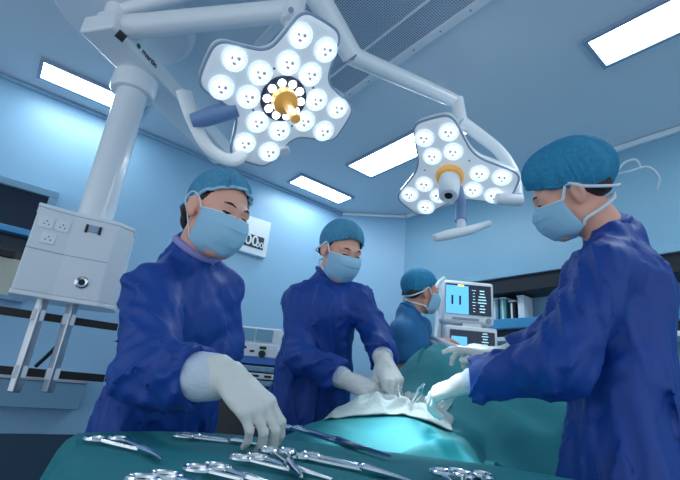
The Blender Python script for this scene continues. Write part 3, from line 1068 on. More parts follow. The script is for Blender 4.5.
OFF[sc_.name] = OFF[mo.name]
sw, shh = sx1 - sx0, sz1 - sz0
obj('display_panel', G().box((sx0 + sw * 0.25, Yq + 0.021, sz0 + shh * 0.47), (sw * 0.5, 0.004, shh * 0.94)), M['lblue_s'], sc_)
for fx_ in (0.14, 0.31):
    obj('display_bar', G().box((sx0 + sw * fx_, Yq + 0.018, sz0 + shh * 0.45), (sw * 0.04, 0.004, shh * 0.3)), M['ink'], sc_)
g = G()
g.box((sx0 + sw * 0.33, Yq + 0.018, sz0 + shh * 0.95), (sw * 0.14, 0.004, shh * 0.07))
obj('display_alarm', g, M['ink_y'], sc_)
g = G()
rr = random.Random(4)
for i in range(8):
    zz = sz0 + shh * (0.12 + 0.1 * i)
    g.box((sx0 + sw * 0.8, Yq + 0.021, zz), (sw * rr.uniform(0.08, 0.2), 0.004, shh * 0.035))
    g.box((sx0 + sw * 0.62, Yq + 0.021, zz), (sw * rr.uniform(0.03, 0.1), 0.004, shh * 0.02))
obj('display_readings', g, M['ink_w'], sc_)
obj('knob', G().lathe([(0.018, 0), (0.016, 0.014), (0.001, 0.015)], (mx1 - mw * 0.12, Yq + 0.03, mz0 + mh * 0.1), rot_to([0, -1, 0], [1, 0, 0]), 18), M['grey'], mo)
obj('button_strip', G().box((mx0 + mw * 0.45, Yq + 0.028, mz0 + mh * 0.1), (mw * 0.5, 0.008, mh * 0.05)), M['grey'], mo, bevel=0.002)

# breathing hoses
for k, (lab, pts) in enumerate((
        ('upper of two white breathing hoses lying on the drape by the screen', [(426, 352, 2.7), (432, 338, 2.62), (440, 341, 2.5), (454, 346, 2.4), (474, 351, 2.3)]),
        ('lower of two white breathing hoses lying on the drape by the screen', [(424, 353, 2.7), (430, 342, 2.62), (438, 346, 2.48), (452, 351, 2.36), (468, 358, 2.26)]),
        ('upright white hose beside the patient monitor', [(434, 343, 2.68), (437, 320, 2.72), (434, 300, 2.75), (438, 284, 2.78), (444, 278, 2.86)]))):
    P = spline([W(*p) for p in pts], 8)
    g = G().tube(P, [0.013 + 0.0015 * (i % 2) for i in range(len(P))], 10)
    tag(obj('breathing_hose', g, M['trim']), lab, 'hose', 'breathing hoses')

# ------------------------------------------------------------------ operating table and its drape
D = nrm([0.37, 0.93, 0])
S = np.array([D[1], -D[0], 0])
BO = np.array([-0.01, 0.95, 0])


def bed(s, w, z):
    return BO + D * s + S * w + np.array([0, 0, z])


bR2 = np.stack([S, D, [0, 0, 1]], 1)
ot = thing('operating_table', 'operating table standing under the teal surgical drape', 'operating table', tuple(bed(0.8, 0, 0)))
obj('table_top', G().box(bed(0.73, 0, 0.80), (0.46, 1.4, 0.05), bR2), M['satin'], ot, bevel=0.005)
obj('mattress', G().box(bed(0.73, 0, 0.855), (0.46, 1.4, 0.06), bR2), M['black'], ot, bevel=0.02)
obj('column', G().box(bed(0.8, 0, 0.42), (0.24, 0.3, 0.72), bR2), M['satin'], ot, bevel=0.01)
obj('base', G().box(bed(0.8, 0, 0.045), (0.44, 1.0, 0.09), bR2), M['white2'], ot, bevel=0.02)

ZC = ([-.1, 0.1, .26, .40, .52, .70, .85, .98, 1.12, 1.28, 1.45, 1.8], [.90, .91, .935, .985, 1.03, 1.05, 1.055, 1.12, 1.27, 1.33, 1.31, 1.22])
ZE = ([-.1, .8, 1.2, 1.8], [.90, .905, 1.02, 1.02])
ZR = ([-.1, .7, 1.0, 1.8], [.90, .91, 1.15, 1.12])
HW = 0.29


def smooth_interp(x, t):
    x = np.asarray(x, float)
    return (np.interp(x - .04, *t) + np.interp(x, *t) + np.interp(x + .04, *t)) / 3


def drape_z(s, w):
    zc = smooth_interp(s, ZC)
    ze = np.where(np.asarray(w) > 0.06, smooth_interp(s, ZR), smooth_interp(s, ZE)) - 0.14 * np.clip(np.asarray(w) - HW, 0, 1)
    up_ = np.clip((np.asarray(s) - 0.85) / 0.25, 0, 1)
    w = np.asarray(w, float)
    wide = 0.6 + up_ * np.where(w < 0.06, 1.0, 0.1)
    c = np.cos(np.clip((w - 0.06 * up_) / (HW - 0.06 * up_ * np.sign(w)), -1, 1) * math.pi / 2)
    return ze + (zc - ze) * np.maximum(c, 0) ** wide - 0.62 * np.clip((np.asarray(s) - 1.41) / 0.09, 0, 1) ** 1.3


def sstep(x):
    x = np.clip(x, 0, 1)
    return x * x * (3 - 2 * x)


def right_half(s):                      # the drape runs out over the arm board on the right
    return HW + 0.42 * sstep((s - 0.72) / 0.3) * (1 - 0.3 * sstep((s - 1.2) / 0.3))


def wrinkle(s_, q):
    return (0.011 * (1 + 1.8 * sstep((q - 0.2) / 0.2)) * (1 - 2 * np.abs(vnoise(np.asarray(s_ * 8 + q * 6), np.asarray(q * 9 - s_ * 4), np.asarray(0 * q + 1.5))))
            + 0.032 * np.exp(-((q - 0.16 - (s_ - 0.25) * 0.35) / 0.035) ** 2) * np.exp(-((s_ - 0.30) / 0.22) ** 2))


ns, nq = 130, 240
ss = np.concatenate([np.linspace(-0.02, 1.38, ns - 30), np.linspace(1.385, 1.50, 30)])
qq = np.linspace(-0.92, 1.35, nq)
P = np.zeros((ns, nq, 3))
for i, s_ in enumerate(ss):
    hr = right_half(s_)
    over = np.where(qq > 0, np.maximum(qq - hr, 0), np.maximum(-qq - HW, 0))
    wcl = np.clip(qq, -HW, hr)
    z = drape_z(s_, wcl)
    wr = 0.05
    th = np.minimum(over / wr, math.pi / 2)
    out = wr * np.sin(th)
    dropz = wr * (1 - np.cos(th)) + np.maximum(over - wr * math.pi / 2, 0) * 0.985
    amp = np.clip(dropz / 0.3, 0, 1)
    fold = vnoise(s_ * 7 + 3 + 0 * qq, np.sign(qq) * 5 + qq * 1.2, 0 * qq + 2.5)
    fold2 = vnoise(s_ * 15 + 3 + qq * 2, np.sign(qq) * 5 + qq * 0.8, 0 * qq + 7.5)
    out = out + amp * (0.06 + 0.10 * fold + 0.04 * fold2)
    out = out + np.where(qq > 0, 0.75, 0.05) * np.maximum(dropz - 0.03, 0) * np.clip((1.7 - s_) / 0.4, 0, 1)
    w = np.sign(qq) * (np.abs(wcl) + out)
    wrk = wrinkle(s_, qq) * (1 - amp)
    z = z - dropz + wrk
    P[i] = BO + D * s_ + S * w[:, None] + np.array([0, 0, 1]) * z[:, None]
P[:, :, 2] = np.maximum(P[:, :, 2], 0.12)
dg = obj('surgical_drape', G().grid(P, flip=False), M['drape'], solid=0.004)
tag(dg, 'teal surgical drape covering the patient on the operating table', 'drape')

# white fenestration cloth
n1_, n2_ = 60, 60
P = np.zeros((n1_, n2_, 3))
corner = np.array([[(0.45, -0.15), (0.53, 0.21)], [(0.74, -0.15), (0.86, 0.16)]])
for i in range(n1_):
    for j in range(n2_):
        a, b_ = i / (n1_ - 1), j / (n2_ - 1)
        p = (corner[0, 0] * (1 - b_) + corner[0, 1] * b_) * (1 - a) + (corner[1, 0] * (1 - b_) + corner[1, 1] * b_) * a
        e = float(vnoise(np.array(a * 4), np.array(b_ * 4), np.array(3.3))) * 0.03
        p = p + np.array([e, e * 0.6])
        f1 = float(vnoise(np.array(a * 6 + b_ * 4), np.array(b_ * 9 - a * 3), np.array(0.7)))
        f2 = float(vnoise(np.array(a * 11), np.array(b_ * 9 + a * 4), np.array(5.2)))
        hole = math.exp(-(((a - 0.55) / 0.16) ** 2 + ((b_ - 0.52) / 0.16) ** 2))
        z = float(drape_z(p[0], p[1])) + float(wrinkle(p[0], p[1])) + 0.006 + (0.018 * (1 - 2.4 * abs(f1)) + 0.009 * f2 + 0.016) * min(1, 6 * min(a, b_, 1 - a, 1 - b_) + 0.15) - 0.016 * hole
        P[i, j] = bed(p[0], p[1], z)
wc = obj('surgical_cloth', G().grid(P), M['cloth'], solid=0.003)
tag(wc, 'crumpled white cloth lying over the teal drape under the surgeons hands', 'cloth')

# ------------------------------------------------------------------ instrument stand in front
TZ = 0.965
BLc, BRc, FLc, FRc = (np.array(v) for v in ((-0.43, 0.87), (0.50, 0.815), (-0.20, 0.42), (0.36, 0.18)))


def tq(a, b_):                          # a along the back edge, b_ from back to front
    return (BLc * (1 - a) + BRc * a) * (1 - b_) + (FLc * (1 - a) + FRc * a) * b_ + np.array([0.03, 0.24]) * (1 - (2 * a - 1) ** 4) * (1 - 0.5 * a) * (1 - b_) ** 1.5


tcen = tq(0.5, 0.5)
std = thing('instrument_stand', 'steel instrument stand carrying the tray under the teal drape', 'instrument stand', (tcen[0], tcen[1], 0))
ins = [tuple(tq(a, b_)) for a, b_ in [(0.03, 0.03), (0.03, 0.97), (0.97, 0.97)] + [(a_, 0.03) for a_ in (0.97, 0.85, 0.7, 0.5, 0.3, 0.15)]]
obj('tray', G().prism(ins, TZ - 0.03, TZ - 0.008), M['satin'], std, bevel=0.006)
pp = tq(0.12, 0.5)
obj('pole', G().tube([(pp[0], pp[1], 0.05), (pp[0], pp[1], TZ - 0.03)], 0.018, 16), M['steel'], std)
g = G()
e_ = nrm([*(BRc - BLc), 0])
for k in (-1, 1):
    q = np.array([pp[0], pp[1], 0.035]) + k * nrm([-e_[1], e_[0], 0]) * 0.18
    g.tube([np.array([pp[0], pp[1], 0.035]), q, q + e_ * 0.45], 0.018, 12)
obj('base', g, M['steel'], std)

na, nb = 130, 100
aa = np.linspace(-0.75, 1.75, na)
bb = np.linspace(-0.9, 1.5, nb)
P = np.zeros((na, nb, 3))
la, lb = np.linalg.norm(BRc - BLc), np.linalg.norm(FLc - BLc)
ea, eb = (BRc - BLc) / la, (FLc - BLc) / lb
for i, a in enumerate(aa):
    for j, b_ in enumerate(bb):
        ca, cb = min(max(a, 0), 1), min(max(b_, 0), 1)
        oa, ob = (a - ca) * la, (b_ - cb) * lb
        o_ = math.hypot(oa, ob)
        base = tq(ca, cb)
        wr = 0.03
        th = min(o_ / wr, math.pi / 2)
        outd = wr * math.sin(th)
        drop = wr * (1 - math.cos(th)) + max(o_ - wr * math.pi / 2, 0) * 0.97
        amp = min(drop / 0.2, 1)
        if o_ > 0:
            dvec = (ea * oa + eb * ob) / (np.linalg.norm(ea * oa + eb * ob) + 1e-9)
            outd += amp * (0.028 + 0.026 * math.sin((ca * la + cb * lb) * 34 + 2 * math.sin(cb * 9)) + 0.02 * math.sin((ca * la - cb * lb) * 17 + 1.3))
            base = base + dvec * outd
        wv = 0.0022 * float(vnoise(np.array(ca * 9), np.array(cb * 5 + ca * 2), np.array(1.1))) if o_ == 0 else 0
        P[i, j] = (base[0], base[1], max(TZ - drop + wv, 0.35))
td = obj('tray_drape', G().grid(P, flip=True), M['drape'], solid=0.003)
tag(td, 'teal cloth draped over the instrument tray in front', 'drape')


HVY = 1.6


def instrument(name, label, cat, p, q, openy=0.017, curve=0.0, lift=0.0, ring=0.0135, group='steel instruments on the tray', heavy=1.0):
    P0, P1 = Z(p[0], p[1], TZ + 0.006), Z(q[0], q[1], TZ + 0.006)
    L = np.linalg.norm(P1 - P0)
    x = (P1 - P0) / L
    y = np.cross([0, 0, 1], x)
    z0 = TZ + 0.0065 + lift
    t = thing(name, label, cat, (P0[0], P0[1], TZ), group)

    def l(u, v, h=0.0):
        return np.array([P0[0], P0[1], z0 + h]) + x * u + y * v
    jx = L * 0.56
    r = 0.0024 * heavy * HVY
    for sgn in (1, -1):
        g = G()
        rc = (0.004, sgn * openy)
        ringpts = [l(rc[0] + ring * 1.35 * math.cos(w), rc[1] + sgn * 0.0 + ring * math.sin(w)) for w in np.linspace(0, 2 * math.pi, 20, endpoint=False)]
        g.tube(ringpts, r, 8, closed=True)
        sh = spline([l(rc[0] + ring * 1.3, rc[1] * 0.95), l(jx * 0.5, sgn * openy * 0.62, 0.001 * sgn), l(jx * 0.9, sgn * 0.004, 0.0015 * sgn), l(jx, -sgn * 0.0005, 0.0018 * sgn),
                     l(jx + (L - jx) * 0.4, -sgn * 0.0028 + curve * 0.16, 0.0016 * sgn), l(jx + (L - jx) * 0.75, -sgn * 0.002 + curve * 0.56, 0.001 * sgn), l(L, -sgn * 0.0006 + curve)], 5)
        m = len(sh)
        rad = [r * (0.95 + 0.55 * math.exp(-((k / m - 0.5) / 0.13) ** 2) - 0.45 * max(0, k / m - 0.6) / 0.4) for k in range(m)]
        g.tube(sh, rad, 8)
        obj('arm', g, M['steel'], t)
    obj('pivot', G().lathe([(0.0038 * heavy, -0.0035), (0.0038 * heavy, 0.0048), (0.002, 0.0055)], l(jx, 0), seg=12), M['steel'], t)
    obj('ratchet', G().box(l(0.03, 0), (0.005, openy * 1.5, 0.003), np.stack([x, y, [0, 0, 1]], 1)), M['steel'], t)
    return t


instrument('hemostat', 'curved steel clamp lying alone at the left end of the teal tray', 'surgical clamp', (106, 439), (173, 459), 0.020, -0.016)
instrument('scissors', 'slim steel scissors lying left of the nurses gloved hand on the tray', 'surgical scissors', (186, 436), (268, 446), 0.015, -0.012)
instrument('needle_holder', 'long straight steel needle holder pointing right from the nurses fingertips', 'needle holder', (292, 429), (391, 459), 0.017, 0.002, 0.004, 0.014, heavy=1.25)
instrument('hemostat', 'curved steel clamp lying in front of the long needle holder', 'surgical clamp', (303, 456), (421, 482), 0.017, -0.02, 0.0, 0.014, heavy=1.15)
instrument('hemostat', 'steel clamp at front centre of the tray with its rings beside the front scissors', 'surgical clamp', (247, 461), (332, 484), 0.015, 0.0, 0.004)
instrument('scissors', 'steel scissors in the front row with rings under the crossing clamp', 'surgical scissors', (277, 458), (300, 486), 0.014, 0.0, 0.010)
instrument('hemostat', 'steel clamp at the front edge of the tray, leftmost of the front row', 'surgical clamp', (205, 470), (285, 492), 0.015, 0.006, 0.002)
instrument('scissors', 'steel scissors cut off by the bottom edge below the left clamp', 'surgical scissors', (152, 478), (232, 496), 0.016, 0.0)
instrument('hemostat', 'steel clamp whose rings show alone at the right end of the tray', 'surgical clamp', (468, 474), (505, 505), 0.019, 0.0, 0.0, 0.017, heavy=1.2)
instrument('scissors', 'steel scissors with rings crossing beside the right end clamp', 'surgical scissors', (452, 478), (470, 510), 0.016, 0.0, 0.006, 0.015)

# ------------------------------------------------------------------ people
def head_prims(v, c, R, k=0.012, s=1.0):
    def l(x, y, z):
        return c + R @ (np.array([x, y, z]) * s)
    v.ell(l(0, -0.012, 0.03), np.array([0.076, 0.097, 0.092]) * s, R, 0.02)
    v.ell(l(0, 0.034, -0.045), np.array([0.059, 0.062, 0.074]) * s, R, 0.035)
    v.cap(l(-0.012, 0.072, -0.104), l(0.012, 0.072, -0.104), 0.022 * s, k=0.03)
    for e in (-1, 1):
        v.cap(l(e * 0.047, 0.0, -0.068), l(e * 0.02, 0.056, -0.098), 0.018 * s, k=0.03)
        v.ell(l(e * 0.046, 0.056, -0.022), np.array([0.021, 0.024, 0.02]) * s, R, 0.03)
        v.cap(l(e * 0.012, 0.088, 0.021), l(e * 0.044, 0.072, 0.022), 0.012 * s, k=0.018)
    for e in (-1, 1):
        v.ell(l(e * 0.032, 0.103, 0.001), np.array([0.020, 0.018, 0.012]) * s, R, 0.014, cut=True)
        v.ell(l(e * 0.032, 0.077, 0.001), np.array([0.0145, 0.0145, 0.0135]) * s, R, 0.004)
        v.cap(l(e * 0.019, 0.0885, 0.006), l(e * 0.046, 0.083, 0.005), 0.0035 * s, k=0.006)
    v.cap(l(0, 0.088, 0.010), l(0, 0.106, -0.034), 0.008 * s, 0.011 * s, k=0.014)
    for e in (-1, 1):
        v.ell(l(e * 0.012, 0.097, -0.036), np.array([0.008, 0.010, 0.008]) * s, R, 0.008)
    v.cap(l(-0.016, 0.09, -0.066), l(0.016, 0.09, -0.066), 0.006 * s, k=0.008)
    v.cap(l(-0.015, 0.088, -0.076), l(0.015, 0.088, -0.076), 0.0065 * s, k=0.008)
    for e in (-1, 1):
        Re = R @ np.array([[math.cos(0.35 * e), -math.sin(0.35 * e), 0], [math.sin(0.35 * e), math.cos(0.35 * e), 0], [0, 0, 1]])
        v.ell(l(e * 0.082, -0.012, -0.004), np.array([0.010, 0.019, 0.031]) * s, Re, 0.008)
        v.ell(l(e * 0.092, -0.008, 0.0), np.array([0.007, 0.010, 0.018]) * s, Re, 0.004, cut=True)
        v.ell(l(e * 0.080, -0.006, -0.030), np.array([0.008, 0.010, 0.010]) * s, Re, 0.006)


def torso_prims(v, J, grow, k, gown=False):
    right = nrm(J['shR'] - J['shL'])
    g = grow
    P_, C_, N_ = J['pelvis'], J['chest'], J['neck']
    v.cap(P_, P_ * 0.55 + C_ * 0.45, 0.135 + g, 0.125 + g, k, flat=(right, 1.18, 0.82))
    v.cap(P_ * 0.5 + C_ * 0.5, C_, 0.126 + g, 0.13 + g, k, flat=(right, 1.1, 0.82))
    v.cap(C_, N_ * 0.75 + C_ * 0.25, 0.125 + g, 0.06 + g, k, flat=(right, 1.12, 0.9))
    v.cap(J['shR'], J['shL'], 0.048 + g, 0.048 + g, k)
    for e in ('shR', 'shL'):
        v.cap(N_ + (N_ - C_) * 0.03, J[e], 0.036 + g * 0.6, 0.046 + g, k)


def person(label, J, Rh, gown_m, skin_m, cap_m, sleeve='long', seed=1, group=None, head_s=1.0, gown_folds=0.018):
    h = J['head']
    J['chest'] = np.asarray(J['chest'])
    foot = J['pelvis'].copy()
    foot[2] = 0
    JN = [J[k_] for k_ in J if k_[:2] in ("he", "ne", "sh", "ch", "pe", "el", "wr")]
    lo = np.min(JN, 0) - 0.3
    hi = np.max(JN, 0) + 0.3
    lo[2] = 0.0
    # --- the body, one continuous surface
    fz = [(h[2] - 0.16, h[2] + 0.14, 0.0042)]
    fx, fy = [(h[0] - 0.12, h[0] + 0.12, 0.0042)], [(h[1] - 0.13, h[1] + 0.13, 0.0042)]
    if sleeve == 'short':
        for e in ('wrL', 'wrR'):
            fx.append((J[e][0] - 0.06, J[e][0] + 0.13, 0.0065)); fy.append((J[e][1] - 0.1, J[e][1] + 0.1, 0.0065)); fz.append((J[e][2] - 0.07, J[e][2] + 0.07, 0.0065))
    v = Vol(axis_grid(lo[0], hi[0], 0.016, fx), axis_grid(lo[1], hi[1], 0.016, fy), axis_grid(-0.03, hi[2], 0.018, fz))
    torso_prims(v, J, -0.030, 0.04)
    nb = h + Rh @ np.array([0, -0.022, -0.05])
    v.cap(nb, J['neck'] * 0.9 + J['chest'] * 0.1, 0.054, 0.062, 0.025)
    head_prims(v, h, Rh, s=head_s)
    for e in ('R', 'L'):
        v.cap(J['sh' + e], J['el' + e], 0.042, 0.036, 0.02)
        v.cap(J['el' + e], J['wr' + e], 0.035, 0.025, 0.02)
        if sleeve == 'long':
            d = nrm(J['wr' + e] - J['el' + e])
            v.cap(J['wr' + e], J['wr' + e] + d * 0.03, 0.024, 0.018, 0.02)
        else:
            hand_prims(v, J['wr' + e], J['hd' + e], J['dorsal' + e], 1 if e == 'R' else -1, J['curl' + e], k=0.01)
        sg = J['shR'] - J['shL']
        sg[2] = 0
        sg = nrm(sg) * (1 if e == 'R' else -1)
        hip = J['pelvis'] + sg * 0.09
        knee = np.array([hip[0], hip[1], 0.49]) + sg * 0.02
        ank = np.array([hip[0], hip[1], 0.07]) + sg * 0.03
        fwd = np.cross([0, 0, 1], sg * (1 if e == 'R' else -1))
        v.cap(hip, knee, 0.074, 0.052, 0.03)
        v.cap(knee, ank, 0.052, 0.036, 0.02)
        v.cap(ank - np.array([0, 0, 0.03]) - fwd * 0.04, ank - np.array([0, 0, 0.035]) + fwd * 0.15, 0.036, 0.03, 0.02)
    V, F = v.mesh(1)
    V[:, 2] -= V[:, 2].min()
    body = obj('person', (V, F), skin_m, None, loc=foot)
    tag(body, label, 'person', group)
    # --- clothes
    ghi = hi.copy(); ghi[2] = J['neck'][2] + 0.12
    res = 0.0075
    v = Vol(axis_grid(lo[0], hi[0], res), axis_grid(lo[1], hi[1], res), axis_grid(0.28, ghi[2], res * 1.1))
    torso_prims(v, J, 0.012, 0.035, True)
    right = nrm(J['shR'] - J['shL'])
    r2 = right.copy(); r2[2] = 0; r2 = nrm(r2)
    fwd = np.cross([0, 0, 1], r2)
    hem = J['pelvis'].copy()
    hem[2] = 0.42 if sleeve == 'long' else 0.86
    v.cap(J['pelvis'], hem, 0.155, 0.20 if sleeve == 'long' else 0.16, 0.06, flat=(r2, 1.12, 0.85))
    segs = [(hem, J['pelvis'], 0.30, gown_folds * 1.15, 1.2, 20, 0.3, seed), (J['pelvis'], J['chest'], 0.24, gown_folds, 2.2, 18, 1.2, seed + 2),
            (J['chest'], J['neck'], 0.2, gown_folds * 0.55, 6, 9, 2, seed + 4)]
    for e in ('R', 'L'):
        A_, E_, W_ = J['sh' + e], J['el' + e], J['wr' + e]
        d = nrm(W_ - E_)
        if sleeve == 'long':
            f1 = J.get('full' + e, 1.0)
            v.cap(A_, E_, 0.058 * f1, 0.060 * f1, 0.03)
            v.cap(E_, W_ - d * J.get('slv', 0.065), 0.062 * f1, 0.052, 0.025)
            v.cap(W_ - d * (J.get('slv', 0.065) + 0.04), W_ - d * (J.get('slv', 0.065) - 0.015), 0.060, 0.058, 0.012)
            segs += [(A_, E_, 0.13, gown_folds * 1.0, 4.5, 18, 9, seed + 5), (E_ , W_, 0.12, gown_folds * 0.95, 8, 16, 11, seed + 6)]
        else:
            mid = A_ * 0.35 + E_ * 0.65
            v.cap(A_, mid, 0.064, 0.068, 0.04)
            segs += [(A_, mid, 0.13, gown_folds * 0.8, 5, 14, 4, seed + 5)]
    if sleeve == 'short':               # open sleeve end
        for e in ('R', 'L'):
            A_, E_ = J['sh' + e], J['el' + e]
            mid = A_ * 0.35 + E_ * 0.65
            v.cap(mid + nrm(E_ - A_) * 0.02, mid + nrm(E_ - A_) * 0.12, 0.055, 0.08, 0.004, cut=True)
    v.cap(J['neck'], J['neck'] + (nb - J['neck']) * J.get('collar', 0.3), 0.068, 0.061, 0.03)
    v.folds(segs)
    if sleeve == 'long':                # the open ends of the sleeves
        for e in ('R', 'L'):
            if e in J.get('hidden', ''):
                continue
            d = nrm(J['wr' + e] - J['el' + e])
            hem_ = J['wr' + e] - d * (J.get('slv', 0.065) - 0.015)
            v.cap(hem_ + d * 0.068, hem_ + d * 0.10, 0.075, k=0.004, cut=True)
    gn = obj('surgical_gown' if sleeve == 'long' else 'scrub_top', v.mesh(1), gown_m, body)
    # collar
    nd = nrm(nb - J['neck'])
    cR = rot_to(nd, right)
    cc = J['neck'] + (nb - J['neck']) * (J.get('collar', 0.3) + 0.12)
    pts = [cc + cR @ np.array([0.0615 * math.cos(w), 0.063 * math.sin(w), 0.004 * math.cos(w * 2)]) for w in np.linspace(0, 2 * math.pi, 40, endpoint=False)]
    obj('collar', G().tube(pts, 0.0105, 10, closed=True), J.get('collar_m', gown_m), body)
    # --- cap
    def hl(x, y, z):
        return h + Rh @ (np.array([x, y, z]) * head_s)
    cp = J['cap']
    nphi, nt_ = 128, 44
    Pg = np.zeros((nphi + 1, nt_, 3))
    for i in range(nphi + 1):
        ph = 2 * math.pi * (i % nphi) / nphi
        cf = math.cos(ph)
        zb_ = cp['front'] * (0.5 + 0.5 * cf) ** 1.2 + cp['back'] * (1 - (0.5 + 0.5 * cf) ** 1.2)
        th_b = math.acos(max(-0.98, min(0.98, zb_ / 0.098)))
        for j in range(nt_):
            t_ = j / (nt_ - 1)
            th = th_b * t_
            puff = cp['puff'] * (1 - t_ ** 4) ** 0.8 + cp['bulge'] * max(0, -cf) ** 1.5 * math.sin(math.pi * t_) ** 1.0 * (0.6 + t_ * 0.5) + cp.get('fbulge', 0) * max(0, cf) ** 2 * math.sin(math.pi * t_) * t_
            n_ = float(vnoise(np.array(ph * 5 + seed), np.array(t_ * 3.0), np.array(seed + .5))) if i < nphi else 0
            ruff = 0.0095 * (1 - 1.6 * abs(math.sin(ph * 15 + 2.2 * math.sin(ph * 5 + seed)))) * t_ ** 1.1 * (1.0 if t_ < 0.94 else 1.5)
            rr_ = 1.06 + puff * 10 * (1 + 0.22 * n_ * t_) * 1.0 + ruff * 6
            if t_ > 0.95:
                rr_ += 0.03
            Pg[i, j] = hl(0.076 * math.sin(th) * math.sin(ph) * rr_, -0.012 + 0.099 * math.sin(th) * cf * rr_, 0.03 + 0.093 * math.cos(th) * (rr_ - ruff * 3))
    Pg[nphi] = Pg[0]
    gc = G().grid(Pg, flip=True)
    capo = obj('surgical_cap', gc, cap_m, body, solid=0.0012)
    if cp.get('band'):
        gb = G()
        for i in range(nphi):
            pass
        ring = [Pg[i, nt_ - 1] * 1.0 for i in range(0, nphi, 2)]
        gb.tube(ring, 0.0045, 8, closed=True)
        obj('cap_band', gb, M['mask'], capo)
    # --- hair at the temples and nape
    hv = Vol(axis_grid(h[0] - .14, h[0] + .14, .005), axis_grid(h[1] - .14, h[1] + .14, .005), axis_grid(h[2] - .16, h[2] + .16, .005))
    hv.ell(hl(0, -0.016, 0.030), np.array([0.0785, 0.098, 0.0935]) * head_s, Rh, 0.01)
    hv.cap(hl(-0.04, -0.075, -0.02), hl(0.04, -0.075, -0.02), 0.03, k=0.02)
    hv.cap(hl(0, 0.14, -0.06), hl(0, 0.10, -0.02), 0.095, k=0.005, cut=True)
    hv.ell(hl(0, 0.12, 0.03), (0.075, 0.075, 0.075), Rh, 0.005, cut=True)
    if cp.get('bun'):
        hv.ell(hl(*cp['bun']), (0.042, 0.036, 0.045), Rh, 0.012)
    obj('hair', hv.mesh(1), M['hair'], body)
    # --- brows and eyes
    for e in (-1, 1):
        obj('eyebrow', G().tube(spline([hl(e * 0.014, 0.1, 0.019), hl(e * 0.03, 0.0945, 0.0255), hl(e * 0.051, 0.079, 0.022)], 5), [0.002] * 4 + [0.0031] * 4 + [0.0022] * 2 + [0.0012], 8), M['hair'], body)
        lid = spline([hl(e * 0.017, 0.0885, -0.0015), hl(e * 0.026, 0.0925, -0.0035), hl(e * 0.037, 0.0915, -0.0035), hl(e * 0.048, 0.0825, 0.0)], 5)
        obj('eye', G().tube(lid, [0.0012 + 0.0038 * math.sin(math.pi * k_ / (len(lid) - 1)) for k_ in range(len(lid))], 8), M['eye'], body)
    # --- mask
    mid = [(0.101, -0.006), (0.118, -0.022), (0.127, -0.045), (0.126, -0.07), (0.115, -0.096), (0.098, -0.120), (0.068, -0.132), (0.045, -0.135)]
    nv, nu = 34, 40
    Pm = np.zeros((nv, nu, 3))
    for i in range(nv):
        t_ = i / (nv - 1)
        x_ = t_ * (len(mid) - 1)
        ym = np.interp(x_, range(len(mid)), [m_[0] for m_ in mid])
        zm = np.interp(x_, range(len(mid)), [m_[1] for m_ in mid])
        zs_ = -0.010 - 0.092 * t_
        ys_ = 0.028 - 0.020 * t_
        xs_ = 0.0775 - 0.012 * t_ ** 2
        pl = 0.0032 * ((t_ * 3.6) % 1.0) if 0.12 < t_ < 0.9 else 0
        for j in range(nu):
            w = (j / (nu - 1) * 2 - 1) * math.radians(88)
            ca = math.cos(w)
            n_ = float(vnoise(np.array(w * 3 + seed), np.array(t_ * 5), np.array(2.0)))
            Pm[i, j] = hl(xs_ * math.sin(w), ys_ + (ym - ys_) * ca ** 0.78 + pl * ca + 0.002 * n_, zm + (zs_ - zm) * (1 - ca) ** 0.9)
    mk = obj('face_mask', G().grid(Pm), J.get('mask_m', M['mask']), body, solid=0.0016)
    edge = [Pm[0, j] for j in range(nu)]
    obj('mask_edge', G().tube(edge, 0.0022, 6), M['mask_w'], mk)
    for e, jj in ((1, nu - 1), (-1, 0)):
        g = G()
        T, Bt = Pm[1, jj], Pm[nv - 2, jj]
        if J['ties'] == 'loop':
            g.tube(spline([T, hl(e * 0.081, 0.0, 0.022), hl(e * 0.093, -0.022, 0.026), hl(e * 0.093, -0.036, -0.002), hl(e * 0.082, -0.02, -0.036), Bt], 6), 0.0021, 6)
        else:
            up = [T, hl(e * 0.086, 0.005, 0.025), hl(e * 0.091, -0.03, 0.0), hl(e * 0.074, -0.092, -0.032), hl(e * 0.012, -0.122, -0.043)]
            g.tube(spline(up, 6), 0.0028, 6, flat=(Rh[:, 2], 1.6))
            dn_ = [Bt, hl(e * 0.075, 0.0, -0.085), hl(e * 0.067, -0.045, -0.078), hl(e * 0.04, -0.088, -0.068), hl(e * 0.005, -0.1, -0.06)]
            obj('mask_tie', g, M['tie'], mk)
            g = G().tube(spline(dn_, 6), 0.0030, 6, flat=(Rh[:, 2], 1.6))
        obj('mask_tie', g, M['tie'], mk)
    return body, Rh, hl


def hand_frame(fd, dorsal):
    x = nrm(fd)
    z = nrm(np.asarray(dorsal) - x * (np.asarray(dorsal) @ x))
    return np.stack([x, np.cross(z, x), z], 1)


